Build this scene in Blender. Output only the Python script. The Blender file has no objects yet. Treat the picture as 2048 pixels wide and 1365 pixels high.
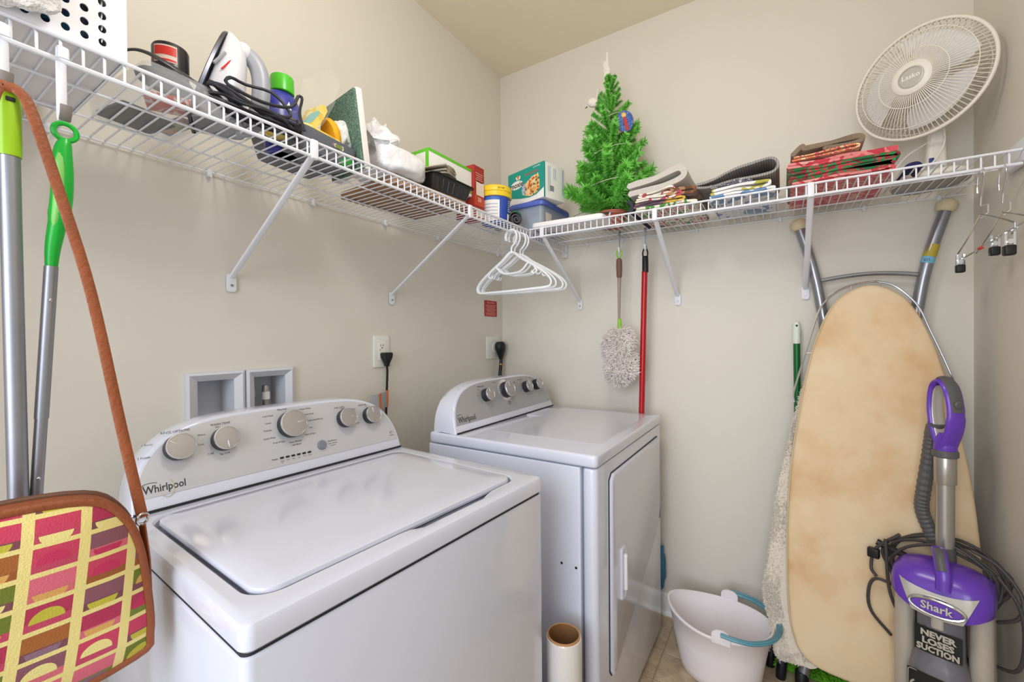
import bpy, math, random
from mathutils import Vector, Matrix
R = math.radians
PI = math.pi
random.seed(7)
scene = bpy.context.scene
COL = scene.collection

# ---------------------------------------------------------------- camera
cam_d = bpy.data.cameras.new('camera'); cam = bpy.data.objects.new('camera', cam_d); COL.objects.link(cam)
YAW, PITCH, ROLL = R(32.3), R(-0.43), R(0.51)
f_ = Vector((math.cos(PITCH)*math.cos(YAW), math.cos(PITCH)*math.sin(YAW), math.sin(PITCH)))
r0 = Vector((math.sin(YAW), -math.cos(YAW), 0)); u0 = r0.cross(f_)
r_ = r0*math.cos(ROLL) - u0*math.sin(ROLL); u_ = u0*math.cos(ROLL) + r0*math.sin(ROLL)
mw = Matrix((r_, u_, -f_)).transposed().to_4x4(); mw.translation = Vector((-2.03, -1.347, 1.275))
cam.matrix_world = mw
cam_d.sensor_fit = 'HORIZONTAL'; cam_d.sensor_width = 36.0; cam_d.lens = 857.0/2048*36.0
cam_d.clip_start = 0.02; cam_d.clip_end = 50
scene.camera = cam

# ---------------------------------------------------------------- world, lights, exposure
world = bpy.data.worlds.new('world'); scene.world = world; world.use_nodes = True
world.node_tree.nodes['Background'].inputs[0].default_value = (0.86, 0.92, 1.0, 1)
world.node_tree.nodes['Background'].inputs[1].default_value = 1.0
def area(name, loc, target, size, sizey, power, col):
    l = bpy.data.lights.new(name, 'AREA'); l.shape = 'RECTANGLE'; l.size = size; l.size_y = sizey; l.energy = power; l.color = col
    o = bpy.data.objects.new(name, l); COL.objects.link(o); o.location = loc
    o.rotation_euler = (Vector(target)-Vector(loc)).to_track_quat('-Z', 'Y').to_euler(); return o
# added area fill, cool like hall daylight, shining through the doorway behind the camera
area('hall_fill', (-3.9, -1.15, 1.75), (-0.6, -0.75, 1.15), 1.6, 2.0, 58, (0.84, 0.90, 1.0))
# ceiling lamp of the room (its fixture is built further down)
lp = bpy.data.lights.new('ceiling_lamp_bulb', 'POINT'); lp.shadow_soft_size = 0.13; lp.energy = 16.5; lp.color = (1.0, 0.98, 0.97)
lo = bpy.data.objects.new('ceiling_lamp_bulb', lp); COL.objects.link(lo); lo.location = (-1.50, -1.0, 2.36)
vs = scene.view_settings
vs.view_transform = 'Standard'; vs.look = 'None'; vs.gamma = 1.0; vs.use_curve_mapping = False; vs.exposure = 0.15
scene.cycles.max_bounces = 8; scene.cycles.glossy_bounces = 4; scene.cycles.transmission_bounces = 4; scene.cycles.caustics_reflective = False; scene.cycles.caustics_refractive = False

# ---------------------------------------------------------------- materials
def lin(c):
    if isinstance(c, str):
        c = [int(c[i:i+2], 16)/255 for i in (0, 2, 4)]
    return tuple((x/12.92 if x <= 0.04045 else ((x+0.055)/1.055)**2.4) for x in c[:3]) + (1.0,)
class NT:
    """small helper over a material's node tree"""
    def __init__(s, name):
        s.m = bpy.data.materials.new(name); s.m.use_nodes = True; s.t = s.m.node_tree
        s.b = s.t.nodes['Principled BSDF']; s._c = None
    def n(s, typ, **kw):
        x = s.t.nodes.new(typ)
        for k, v in kw.items(): setattr(x, k, v)
        return x
    def l(s, a, b): s.t.links.new(a, b)
    def co(s):
        if s._c is None: s._c = s.n('ShaderNodeTexCoord')
        return s._c.outputs['Object']
    def put(s, sock, v):
        if hasattr(v, 'is_output'): s.l(v, sock)
        else: sock.default_value = v
    def math(s, op, a, b=0.0, c=0.0):
        x = s.n('ShaderNodeMath', operation=op); s.put(x.inputs[0], a); s.put(x.inputs[1], b); s.put(x.inputs[2], c); return x.outputs[0]
    def mix(s, fac, a, b):
        x = s.n('ShaderNodeMix', data_type='RGBA'); s.put(x.inputs[0], fac); s.put(x.inputs[6], a); s.put(x.inputs[7], b); return x.outputs[2]
    def noise(s, scale, detail=3.0, rough=0.5, vec=None):
        x = s.n('ShaderNodeTexNoise'); s.l(vec or s.co(), x.inputs['Vector']); x.inputs['Scale'].default_value = scale
        x.inputs['Detail'].default_value = detail; x.inputs['Roughness'].default_value = rough; return x.outputs['Fac']
    def mapped(s, sc=(1, 1, 1), rot=(0, 0, 0), loc=(0, 0, 0)):
        x = s.n('ShaderNodeMapping'); s.l(s.co(), x.inputs[0]); x.inputs['Scale'].default_value = sc; x.inputs['Rotation'].default_value = rot; x.inputs['Location'].default_value = loc
        return x.outputs[0]
    def ramp(s, fac, stops, const=False):
        x = s.n('ShaderNodeValToRGB'); s.l(fac, x.inputs[0]); e = x.color_ramp.elements
        if const: x.color_ramp.interpolation = 'CONSTANT'
        while len(e) < len(stops): e.new(1.0)
        for i, (p, c) in enumerate(stops): e[i].position = p; e[i].color = lin(c)
        return x.outputs[0]
    def xyz(s, vec=None):
        x = s.n('ShaderNodeSeparateXYZ'); s.l(vec or s.co(), x.inputs[0]); return x.outputs
    def bump(s, h, strength, dist=0.01):
        x = s.n('ShaderNodeBump'); x.inputs['Strength'].default_value = strength; x.inputs['Distance'].default_value = dist
        s.l(h, x.inputs['Height']); s.l(x.outputs[0], s.b.inputs['Normal'])
    def set(s, **kw):
        for k, v in kw.items(): s.put(s.b.inputs[k.replace('_', ' ')], v)
        return s
MATS = {}
def mat(name, col='808080', rough=0.5, metal=0.0, var=0.04, vscale=12.0, bump=0.0, bscale=200.0, trans=0.0, ior=1.45, coat=0.0, spec=0.5, sheen=0.0, sub=0.0):
    """plain material with a little procedural variation of tone and relief"""
    if name in MATS: return MATS[name]
    k = NT(name); c = lin(col)
    nz = k.noise(vscale, 3)
    d = tuple(x*(1-var) for x in c[:3])+(1,); b2 = tuple(min(1, x*(1+var)) for x in c[:3])+(1,)
    k.set(Base_Color=k.mix(nz, d, b2), Roughness=rough, Metallic=metal, IOR=ior)
    k.b.inputs['Specular IOR Level'].default_value = spec
    if trans: k.b.inputs['Transmission Weight'].default_value = trans
    if coat: k.b.inputs['Coat Weight'].default_value = coat; k.b.inputs['Coat Roughness'].default_value = 0.05
    if sheen: k.b.inputs['Sheen Weight'].default_value = sheen
    if sub:
        k.b.inputs['Subsurface Weight'].default_value = sub; k.b.inputs['Subsurface Radius'].default_value = (.01, .01, .01)
    if bump: k.bump(k.noise(bscale, 3), bump, 0.004)
    MATS[name] = k.m; return k.m
def film(name, col, alpha, rough=0.15):
    """thin clear plastic: mostly see-through with a glossy face"""
    if name in MATS: return MATS[name]
    k = NT(name); k.set(Base_Color=lin(col), Roughness=rough, Alpha=alpha); k.bump(k.noise(60, 2), 0.15, 0.004)
    MATS[name] = k.m; return k.m

# ---------------------------------------------------------------- mesh building
def rrect(w, h, r, n=5, cx=0.0, cy=0.0):
    r = min(r, w/2-1e-5, h/2-1e-5); P = []
    for sx, sy, a0 in ((1, 1, 0), (-1, 1, 90), (-1, -1, 180), (1, -1, 270)):
        for i in range(n+1):
            a = R(a0+90*i/n); P.append((cx+sx*(w/2-r)+r*math.cos(a), cy+sy*(h/2-r)+r*math.sin(a)))
    return P
def ell(a, b, n=24, cx=0.0, cy=0.0):
    return [(cx+a*math.cos(2*PI*i/n), cy+b*math.sin(2*PI*i/n)) for i in range(n)]
def smooth_path(P, k=6, closed=False):
    P = [Vector(p) for p in P]; n = len(P); out = []
    rng = range(n if closed else n-1)
    for i in rng:
        p0 = P[(i-1) % n] if (closed or i > 0) else P[i]*2-P[i+1]
        p1 = P[i]; p2 = P[(i+1) % n]
        p3 = P[(i+2) % n] if (closed or i+2 < n) else p2*2-p1
        for j in range(k):
            t = j/k
            out.append(0.5*((2*p1)+(p2-p0)*t+(2*p0-5*p1+4*p2-p3)*t*t+(3*p1-p0-3*p2+p3)*t**3))
    if not closed: out.append(P[-1])
    return out
class M:
    def __init__(s): s.v = []; s.f = []
    def add(s, vs_, fs):
        o = len(s.v); s.v += [tuple(v) for v in vs_]; s.f += [tuple(i+o for i in f) for f in fs]; return s
    def loft(s, loops, cap0=True, cap1=True, closed=True, wrap=False):
        n = len(loops[0]); o = len(s.v)
        for lp_ in loops: s.v += [tuple(p) for p in lp_]
        L = len(loops)
        for i in range(L if wrap else L-1):
            a = o+i*n; b = o+((i+1) % L)*n
            for j in range(n if closed else n-1):
                k = (j+1) % n; s.f.append((a+j, a+k, b+k, b+j))
        if not wrap:
            if cap0: s.f.append(tuple(o+j for j in reversed(range(n))))
            if cap1: s.f.append(tuple(o+(L-1)*n+j for j in range(n)))
        return s
    def box(s, c, d):
        x, y, z = c; a, b, e = (q/2 for q in d)
        return s.loft([[(x-a, y-b, z-e), (x+a, y-b, z-e), (x+a, y+b, z-e), (x-a, y+b, z-e)], [(x-a, y-b, z+e), (x+a, y-b, z+e), (x+a, y+b, z+e), (x-a, y+b, z+e)]])
    def rbox(s, c, d, r=0.005, rc=None, n=3, taper=1.0):
        """box with rounded vertical corners (rc) and softened top and bottom rims (r)"""
        x, y, z = c; w, h, e = d; rc = rc if rc is not None else r; L = []
        for i in range(n+1):
            a = PI/2*i/n; q = r*(1-math.sin(a)); L.append((q, -e/2+r*(1-math.cos(a))))
        for i in range(n+1):
            a = PI/2*(1-i/n); q = r*(1-math.sin(a)); L.append((q, e/2-r*(1-math.cos(a))))
        lo_ = []
        for q, zz in L:
            t = 1+(taper-1)*(0.5-zz/e)
            lo_.append([(x+px, y+py, z+zz) for px, py in rrect((w-2*q)*t, (h-2*q)*t, max(rc-q, 0.0006), 4)])
        return s.loft(lo_)
    def prism(s, poly, z0, z1, r=0.0):
        """poly in xy extruded along z, rim softened by r"""
        if r <= 0: return s.loft([[(x, y, z0) for x, y in poly], [(x, y, z1) for x, y in poly]])
        cx = sum(p[0] for p in poly)/len(poly); cy = sum(p[1] for p in poly)/len(poly)
        mx = max(math.hypot(p[0]-cx, p[1]-cy) for p in poly)
        def sc(q): k = 1-q/mx; return [(cx+(x-cx)*k, cy+(y-cy)*k) for x, y in poly]
        L = [[(x, y, z0) for x, y in sc(r)], [(x, y, z0+r*.3) for x, y in sc(r*.3)], [(x, y, z0+r) for x, y in poly], [(x, y, z1-r) for x, y in poly], [(x, y, z1-r*.3) for x, y in sc(r*.3)], [(x, y, z1) for x, y in sc(r)]]
        return s.loft(L)
    def cyl(s, p0, p1, r0, r1=None, n=16, bev=0.0):
        r1 = r0 if r1 is None else r1; p0 = Vector(p0); p1 = Vector(p1); d = (p1-p0); L = d.length; d.normalize()
        a = d.orthogonal().normalized(); b = d.cross(a)
        prof = [(0, r0), (L, r1)] if bev <= 0 else [(0, r0-bev), (bev*.3, r0-bev*.3), (bev, r0), (L-bev, r1), (L-bev*.3, r1-bev*.3), (L, r1-bev)]
        return s.loft([[p0+d*t+(a*math.cos(2*PI*i/n)+b*math.sin(2*PI*i/n))*q for i in range(n)] for t, q in prof])
    def lathe(s, prof, n=32, c=(0, 0, 0), cap0=True, cap1=True):
        return s.loft([[(c[0]+r*math.cos(2*PI*i/n), c[1]+r*math.sin(2*PI*i/n), c[2]+z) for i in range(n)] for r, z in prof], cap0, cap1)
    def tube(s, path, r, n=8, closed=False, flat=None, up=None):
        """round (or flat elliptical: flat=(a,b)) tube along a path; r a number or list"""
        P = [Vector(p) for p in path]; m = len(P); loops = []
        T = []
        for i in range(m):
            if closed: t = P[(i+1) % m]-P[i-1]
            else: t = P[min(i+1, m-1)]-P[max(i-1, 0)]
            T.append(t.normalized() if t.length > 1e-9 else Vector((0, 0, 1)))
        a = (Vector(up)-T[0]*Vector(up).dot(T[0])).normalized() if up else T[0].orthogonal().normalized()
        for i in range(m):
            a = (Vector(up) if up else a); a = a-T[i]*a.dot(T[i])
            a = a.normalized() if a.length > 1e-6 else T[i].orthogonal().normalized()
            b = T[i].cross(a); q = r[i] if isinstance(r, (list, tuple)) else r
            fa, fb = flat if flat else (1, 1)
            loops.append([P[i]+a*(q*fa*math.cos(2*PI*j/n))+b*(q*fb*math.sin(2*PI*j/n)) for j in range(n)])
        return s.loft(loops, wrap=closed)
    def ball(s, c, r, n=16, m=10, sc=(1, 1, 1)):
        L = []
        for i in range(1, m):
            a = PI*i/m
            L.append([(c[0]+sc[0]*r*math.sin(a)*math.cos(2*PI*j/n), c[1]+sc[1]*r*math.sin(a)*math.sin(2*PI*j/n), c[2]-sc[2]*r*math.cos(a)) for j in range(n)])
        return s.loft(L)
    def sell(s, c, d, e=.35, n=36, m=22):
        """superellipsoid: a soft cushion-like block"""
        pw = lambda v: math.copysign(abs(v)**e, v); L = []
        for i in range(1, m):
            a = -PI/2+PI*i/m
            L.append([(c[0]+d[0]/2*pw(math.cos(a))*pw(math.cos(2*PI*j/n)), c[1]+d[1]/2*pw(math.cos(a))*pw(math.sin(2*PI*j/n)), c[2]+d[2]/2*pw(math.sin(a))) for j in range(n)])
        return s.loft(L)
    def ribbon(s, path, th, x0, x1, nx=6, wob=0.0, axis='x', seed=1):
        """a thick sheet whose section is a path in the (h, v) plane, swept along an axis: folded cloth"""
        P = [Vector((p[0], p[1], 0)) for p in path]; m = len(P); up = []; dn = []
        for i in range(m):
            t = (P[min(i+1, m-1)]-P[max(i-1, 0)]).normalized(); nn = Vector((-t.y, t.x, 0)); up.append(P[i]+nn*th/2); dn.append(P[i]-nn*th/2)
        t0 = (P[0]-P[1]).normalized()*th*.35; t1 = (P[-1]-P[-2]).normalized()*th*.35
        sec = up+[P[-1]+t1]+list(reversed(dn))+[P[0]+t0]
        rnd = random.Random(seed); ph = [rnd.uniform(0, 6) for _ in range(4)]; L = []
        for k in range(nx+1):
            x = x0+(x1-x0)*k/nx; lp_ = []
            for i, p in enumerate(sec):
                dx = wob*math.sin(ph[0]+p.x*60+p.y*90)*1.5; dz = wob*math.sin(ph[1]+x*30+p.x*40)
                if axis == 'x': lp_.append((x+dx, p.x, p.y+dz))
                else: lp_.append((p.x, x+dx, p.y+dz))
            L.append(lp_)
        return s.loft(L)
    def grid(s, fn, nu, nv):
        o = len(s.v)
        for i in range(nu+1):
            for j in range(nv+1): s.v.append(tuple(fn(i/nu, j/nv)))
        for i in range(nu):
            for j in range(nv):
                a = o+i*(nv+1)+j; s.f.append((a, a+nv+1, a+nv+2, a+1))
        return s
    def tf(s, m):
        s.v = [tuple(m @ Vector(v)) for v in s.v]; return s
    def lump(s, amp, sc, seed=0):
        from mathutils import noise
        s.v = [tuple(Vector(v)+noise.noise_vector(Vector(v)*sc+Vector((seed*3.1, seed*1.7, 0)))*amp) for v in s.v]; return s
    def tufts(s, pts, L=0.012, w=0.002, spread=0.6, rnd=None):
        rnd = rnd or random
        for p, nrm in pts:
            p = Vector(p); d = (Vector(nrm)+Vector((rnd.uniform(-1, 1), rnd.uniform(-1, 1), rnd.uniform(-1, 1)))*spread).normalized()
            a = d.orthogonal().normalized(); b = d.cross(a); q = w*rnd.uniform(.7, 1.3); ln = L*rnd.uniform(.6, 1.3)
            tip = p+d*ln+Vector((rnd.uniform(-1, 1), rnd.uniform(-1, 1), rnd.uniform(-1, 1)))*ln*.25
            mid = p+d*ln*.55
            s.add([p+a*q, p-a*q*.5+b*q*.86, p-a*q*.5-b*q*.86, mid+a*q*1.3, mid-a*q*.65+b*q*1.1, mid-a*q*.65-b*q*1.1, tip], [(0, 1, 4, 3), (1, 2, 5, 4), (2, 0, 3, 5), (3, 4, 6), (4, 5, 6), (5, 3, 6)])
        return s
    def mesh(s, name, m=None, angle=35):
        me = bpy.data.meshes.new(name); me.from_pydata(s.v, [], s.f); me.validate(); me.update()
        if m: me.materials.append(m)
        if angle is not None and len(me.polygons):
            me.polygons.foreach_set('use_smooth', [True]*len(me.polygons)); me.set_sharp_from_angle(angle=R(angle))
        return me
def obj(name, geo, m, parent=None, angle=35, kind=None, label=None):
    me = geo if isinstance(geo, bpy.types.Mesh) else geo.mesh(name, m, angle)
    if isinstance(geo, bpy.types.Mesh) and m and not len(me.materials): me.materials.append(m)
    o = bpy.data.objects.new(name, me); COL.objects.link(o)
    if parent: o.parent = parent
    if kind: o['kind'] = kind
    if label: o['label'] = label
    return o
def tag(o, label, cat, group=None, kind=None):
    o['label'] = label; o['category'] = cat
    if group: o['group'] = group
    if kind: o['kind'] = kind
    return o
def thing(name, label, cat, loc=(0, 0, 0), rz=0.0, group=None):
    o = bpy.data.objects.new(name, None); COL.objects.link(o); o.empty_display_size = 0.05
    o.location = loc; o.rotation_euler = (0, 0, R(rz)); return tag(o, label, cat, group)
def struct(name, geo, m, parent=None, label=None, angle=35):
    return obj(name, geo, m, parent, angle, kind='structure' if parent is None else None, label=label)
def copy_tree(o, parent=None):
    c = o.copy(); COL.objects.link(c); c.parent = parent
    for ch in list(o.children): copy_tree(ch, c)
    return c
def sub(o, root, world=(0, 0, 0)):
    o.location = Vector(world)-Vector(root.location); return o
def text(name, body, size, m, parent, mw_, align='CENTER', ext=0.0002, sx=1.0, bold=0.0, shear=0.0):
    cu = bpy.data.curves.new(name, 'FONT'); cu.body = body; cu.size = size; cu.align_x = align; cu.align_y = 'CENTER'; cu.extrude = ext; cu.offset = bold; cu.shear = shear
    cu.resolution_u = 2
    t = bpy.data.objects.new(name+'_curve', cu); COL.objects.link(t)
    bpy.context.view_layer.update()
    me = bpy.data.meshes.new_from_object(t.evaluated_get(bpy.context.evaluated_depsgraph_get())); me.name = name
    bpy.data.objects.remove(t); bpy.data.curves.remove(cu)
    me.materials.clear(); me.materials.append(m)
    me.transform(mw_ @ Matrix.Diagonal((sx, 1, 1, 1)))
    o = bpy.data.objects.new(name, me); COL.objects.link(o); o.parent = parent; return o
def frame(o, x, y, z):
    """matrix with given origin and axis vectors"""
    m = Matrix((Vector(x).normalized(), Vector(y).normalized(), Vector(z).normalized())).transposed().to_4x4(); m.translation = Vector(o); return m
T = Matrix.Translation
def RZ(a): return Matrix.Rotation(R(a), 4, 'Z')
def RX(a): return Matrix.Rotation(R(a), 4, 'X')
def RY(a): return Matrix.Rotation(R(a), 4, 'Y')

# common materials
WHITE = mat('white_enamel', 'D5D7E4', 0.16, coat=0.5, var=0.01)
WHITE_P = mat('white_plastic', 'E2E2E8', 0.32, var=0.015)
WIRE = mat('white_vinyl_coated_wire', 'E9EAF0', 0.35, var=0.02)
BLACK = mat('black_rubber', '17171A', 0.45, var=0.1)
CHROME = mat('chrome', 'D8D8DC', 0.12, 1.0, var=0.03)
ALU = mat('brushed_aluminium', 'A2A4AC', 0.42, 0.85, var=0.06, vscale=30)
PAPERW = mat('white_paper', 'F2F0EC', 0.7, var=0.02)
PRINT = mat('dark_print', '3A3A40', 0.6, var=0.02)
BROWN_CARD = mat('brown_cardboard', 'A57F60', 0.85, var=0.1, vscale=25)

# ---------------------------------------------------------------- the setting
def paint(name, col, bump=0.10):
    k = NT(name); c = lin(col); nz = k.noise(1.7, 4)
    k.set(Base_Color=k.mix(nz, tuple(x*.97 for x in c[:3])+(1,), tuple(min(1, x*1.02) for x in c[:3])+(1,)), Roughness=0.55)
    k.bump(k.noise(260, 2), bump, 0.0015); return k.m
WALL = paint('beige_wall_paint', 'E1DBCF'); CEIL = paint('ceiling_paint', 'EFE5CE', 0.14)
H = 2.745; YC = -1.885; XF = -2.42
w = M(); xs = [XF-.1, -1.507, -1.407, -1.359, -1.256, .12]; zs = [0, 1.006, 1.167, H]
for i in range(5):
    for j in range(3):
        if (i, j) in ((1, 1), (3, 1)): continue
        w.box(((xs[i]+xs[i+1])/2, .06, (zs[j]+zs[j+1])/2), (xs[i+1]-xs[i], .12, zs[j+1]-zs[j]))
struct('wall_left', w, WALL, angle=None)
struct('wall_back', M().box((.06, YC/2, H/2), (.12, -YC, H)), WALL, angle=None)
struct('wall_right', M().box((XF/2, YC-.06, H/2), (-XF+.24, .12, H)), WALL, angle=None)
w = M(); y0, y1 = -1.65, -0.42  # doorway opening in the unseen wall, widened to let more fill in
w.box((XF-.06, (YC+y0)/2, H/2), (.12, y0-YC, H)); w.box((XF-.06, y1/2, H/2), (.12, -y1, H)); w.box((XF-.06, (y0+y1)/2, (2.05+H)/2), (.12, y1-y0, H-2.05))
struct('wall_front', w, WALL, angle=None)
struct('ceiling', M().box((XF/2-.06, YC/2, H+.05), (-XF+.36, -YC+.24, .1)), CEIL, angle=None)
k = NT('tan_tile_grout'); k.set(Base_Color=k.mix(k.noise(40), lin('B9A98F'), lin('CBBDA4')), Roughness=.8); GROUT = k.m
floor = struct('floor', M().box((-1.8, YC/2, -.053), (4.2, -YC+.24, .10)), GROUT, angle=None)
k = NT('mottled_tan_tile'); nz = k.noise(14, 6, .65); k.set(Base_Color=k.ramp(nz, [(.30, '97826A'), (.5, 'B9A385'), (.68, 'D2BEA0')]), Roughness=.35)
k.bump(k.noise(45, 4), .25, .002); TILE = k.m
tg = M().rbox((0, 0, 0), (.1515, .1515, .006), .0012, .002, n=1).mesh('tile', TILE, 30)
PT = .155
for i in range(17):
    for j in range(12):
        x = -.107+PT/2-PT*i; y = -.935+PT/2+PT*(6-j)
        if x > .02 or y > 0 or y < YC or x < XF-.1: continue
        obj('tile', tg, None, floor).location = (x, y, 0)
TRIM = mat('white_trim_paint', 'EFEEEC', 0.35, var=.01)
def baseboard(name, L, mw_):
    prof = [(0, 0), (.022, 0), (.022, .012), (.014, .022), (.014, .072), (.011, .080), (.009, .088), (.004, .096), (0, .098)]
    b = M().loft([[(x, -d, z) for d, z in prof] for x in (0, L)]).tf(mw_)
    struct(name, b, TRIM)
baseboard('baseboard_left', 2.4, T((-2.41, 0, 0)))
baseboard('baseboard_back', 1.86, RZ(-90) @ T((.012, 0, 0)))
baseboard('baseboard_right', 2.38, T((-.02, YC, 0)) @ RZ(180))

# ceiling lamp fixture that the bulb belongs to
t = thing('ceiling_lamp', 'round flush ceiling lamp with a white metal base', 'lamp', (-1.50, -1.0, H))
obj('base_plate', M().lathe([(.13, 0), (.13, -.02), (.12, -.03)], 32), WHITE_P, t)
obj('stem', M().lathe([(.010, -.03), (.010, -.20)], 12), WHITE_P, t); obj('lamp_holder', M().lathe([(.02, -.19), (.028, -.20), (.028, -.23)], 16), WHITE_P, t)

# ---------------------------------------------------------------- ventilated wire shelves
SZ = 1.745
def wire_shelf(label, x0, x1, braces, mwz, clips, loc=(0, 0, SZ)):
    t = thing('wire_shelf', label, 'shelf', loc, mwz)
    wm = M().tube([(0, -.006, 0), (0, -.396, 0), (0, -.4035, -.0015), (0, -.406, -.008), (0, -.406, -.037)], .0021, 6).mesh('cross_wire', WIRE, 60)
    n = int((x1-x0)/.0254)
    for i in range(n+1):
        o = obj('cross_wire', wm, None, t); o.location = (x0+.003+i*.0254, 0, 0)
    for y, z, r in ((-.010, -.0045, .0028), (-.128, -.0045, .0026), (-.258, -.0045, .0026), (-.4085, -.0005, .0034), (-.4095, -.037, .0042)):
        obj('rail', M().cyl((x0, y, z), (x1, y, z), r, n=8), WIRE, t)
    for x in braces:
        b = M(); p0 = Vector((x, -.402, -.034)); p1 = Vector((x, -.006, -.290)); d = (p1-p0).normalized(); nrm = Vector((0, -d.z, d.y))
        b.tube([p0+(0.008*-d), p0.lerp(p1, .5), p1], .008, 8, flat=(1.15, .55), up=(1, 0, 0))
        br = obj('support_brace', b, WIRE, t)
        b = M().prism(rrect(.026, .052, .008), 0, .004, .001).tf(frame((x, -.004, -.305), (1, 0, 0), (0, 0, 1), (0, -1, 0)).copy()); obj('mounting_foot', b, WIRE, br)
        obj('screw_head', M().cyl((x, -.004, -.312), (x, -.0105, -.312), .0045, .0035, 10), ALU, br)
        obj('rail_hook', M().rbox((x, -.4095, -.020), (.018, .011, .046), .003), WIRE, br)
    for x in clips:
        c = M().rbox((x, -.007, -.006), (.012, .014, .022), .003); c.cyl((x, -.012, -.016), (x, -.016, -.016), .004, n=8)
        obj('wall_clip', c, WHITE_P, t)
    return t
sa = wire_shelf('long white wire shelf above the washer, holding the iron', -2.40, -.012, (-2.02, -1.417, -.818), 0, (-2.1, -1.78, -1.47, -1.16, -.85, -.54, -.055))
sb = wire_shelf('white wire shelf under the small tinsel tree and the fan', .4165, 1.864, (.478, .949, 1.422), -90, (.52, .70, 1.03, 1.34, 1.60, 1.80))
b = M().rbox((-.012, -.398, -.022), (.020, .028, .075), .004); b.cyl((-.02, -.398, -.052), (-.026, -.398, -.052), .005, n=10)
obj('end_bracket', b, WIRE, sa)
b = M().rbox((1.8745, -.395, .0), (.018, .21, .062), .004); obj('end_bracket', b, WIRE, sb)

# ---------------------------------------------------------------- washer and dryer
SILVER = NT('silver_control_panel'); SILVER.set(Base_Color=SILVER.mix(SILVER.noise(3), lin('C4C4C7'), lin('D2D2D5')), Roughness=.42, Metallic=.25); SILVER = SILVER.m
SILVER_D = NT('grey_control_panel'); SILVER_D.set(Base_Color=SILVER_D.mix(SILVER_D.noise(3), lin('A9A9AB'), lin('B7B7B9')), Roughness=.42, Metallic=.3); SILVER_D = SILVER_D.m
KNOB = mat('brushed_knob_face', 'BDB9B8', .35, .7, var=.05, vscale=40); KRING = mat('polished_knob_ring', 'E4E4E8', .18, .9, var=.02)
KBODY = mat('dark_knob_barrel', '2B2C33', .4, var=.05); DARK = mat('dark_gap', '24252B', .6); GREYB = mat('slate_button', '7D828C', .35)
GOLD = mat('gold_swoosh_print', 'C9BB78', .4)
def hump(a, h, n=28, y0=0.0):
    """console outline: flat foot, steep rounded shoulders, slightly arched top"""
    P = []
    for i in range(n+1):
        ang = PI*i/n; x = math.cos(ang); x = math.copysign(abs(x)**.62, x)
        P.append((a*x, y0+(h-y0)*max(0.0, 1-abs(x)**4.5)**(1/2.2)))
    return P
def console(t, cx, yb, zb, wid, h, panel_mat, tilt=18, dep=.115, dark_left=False):
    """returns the matrix of the tilted front face (x right, y up the slope, z out of it)"""
    F = frame((cx, yb, zb), (1, 0, 0), (0, math.sin(R(tilt)), math.cos(R(tilt))), (0, -math.cos(R(tilt)), math.sin(R(tilt))))
    a = wid/2; g = M(); L = []
    for q, zz in ((.006, .0), (.002, -.0015), (0, -.006)):
        L.append([F @ Vector((x, y, zz)) for x, y in hump(a-q, h-q)])
    back = [Vector((cx+x*.985, yb+dep-.002*y/h, zb-.004+y*.955)) for x, y in hump(a, h)]
    fr = [F @ Vector((x, y, -.006)) for x, y in hump(a, h)]
    L.append([p.lerp(q, .6)+Vector((0, 0, .004)) for p, q in zip(fr, back)]); L.append([p.lerp(q, .93) for p, q in zip(fr, back)]); L.append([cx_ for cx_ in [Vector((cx+(p.x-cx)*.97, p.y, zb+(p.z-zb)*.97)) for p in back]])
    g.loft(L); c = obj('console', g, WHITE, t, 50)
    pl = M(); P0 = [(x, max(y, .021)) for x, y in hump(a-.009, h-.008) if y > .012]
    pl.loft([[F @ Vector((x, y, -.003)) for x, y in P0], [F @ Vector((x, y, .0012)) for x, y in P0]])
    obj('control_panel', pl, panel_mat, c)
    return F, c
def knob(c, F, x, y, r, ang, dep=.022, ring=True):
    mm = F @ T((x, y, .0014))
    kb = obj('knob', M().lathe([(r*1.0, 0), (r*1.0, dep*.8), (r*.97, dep*.82)], 32).tf(mm), KBODY, c)
    obj('knob_ring', M().lathe([(r*.985, dep*.78), (r*1.0, dep*.84), (r*1.0, dep*.95), (r*.98, dep), (r*.93, dep*1.01), (r*.92, dep*.97)], 32, cap0=False, cap1=False).tf(mm), KRING, kb)
    obj('knob_face', M().lathe([(r*.925, dep*.7), (r*.925, dep*.955), (r*.5, dep*.985), (r*.02, dep*.99)], 32).tf(mm), KNOB, kb)
    obj('pointer', M().rbox((r*.55, 0, dep*.985), (r*.62, r*.10, .0012), .0004).tf(mm @ RZ(ang)), KRING, kb)
    return kb
def lab(c, F, x, y, s, size=.0068, al='CENTER', m=None, bold=0.0, sx=1.0):
    return text('printed_text', s, size, m or PRINT, c, F @ T((x, y, .0014)), al, .00012, sx, bold)
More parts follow.
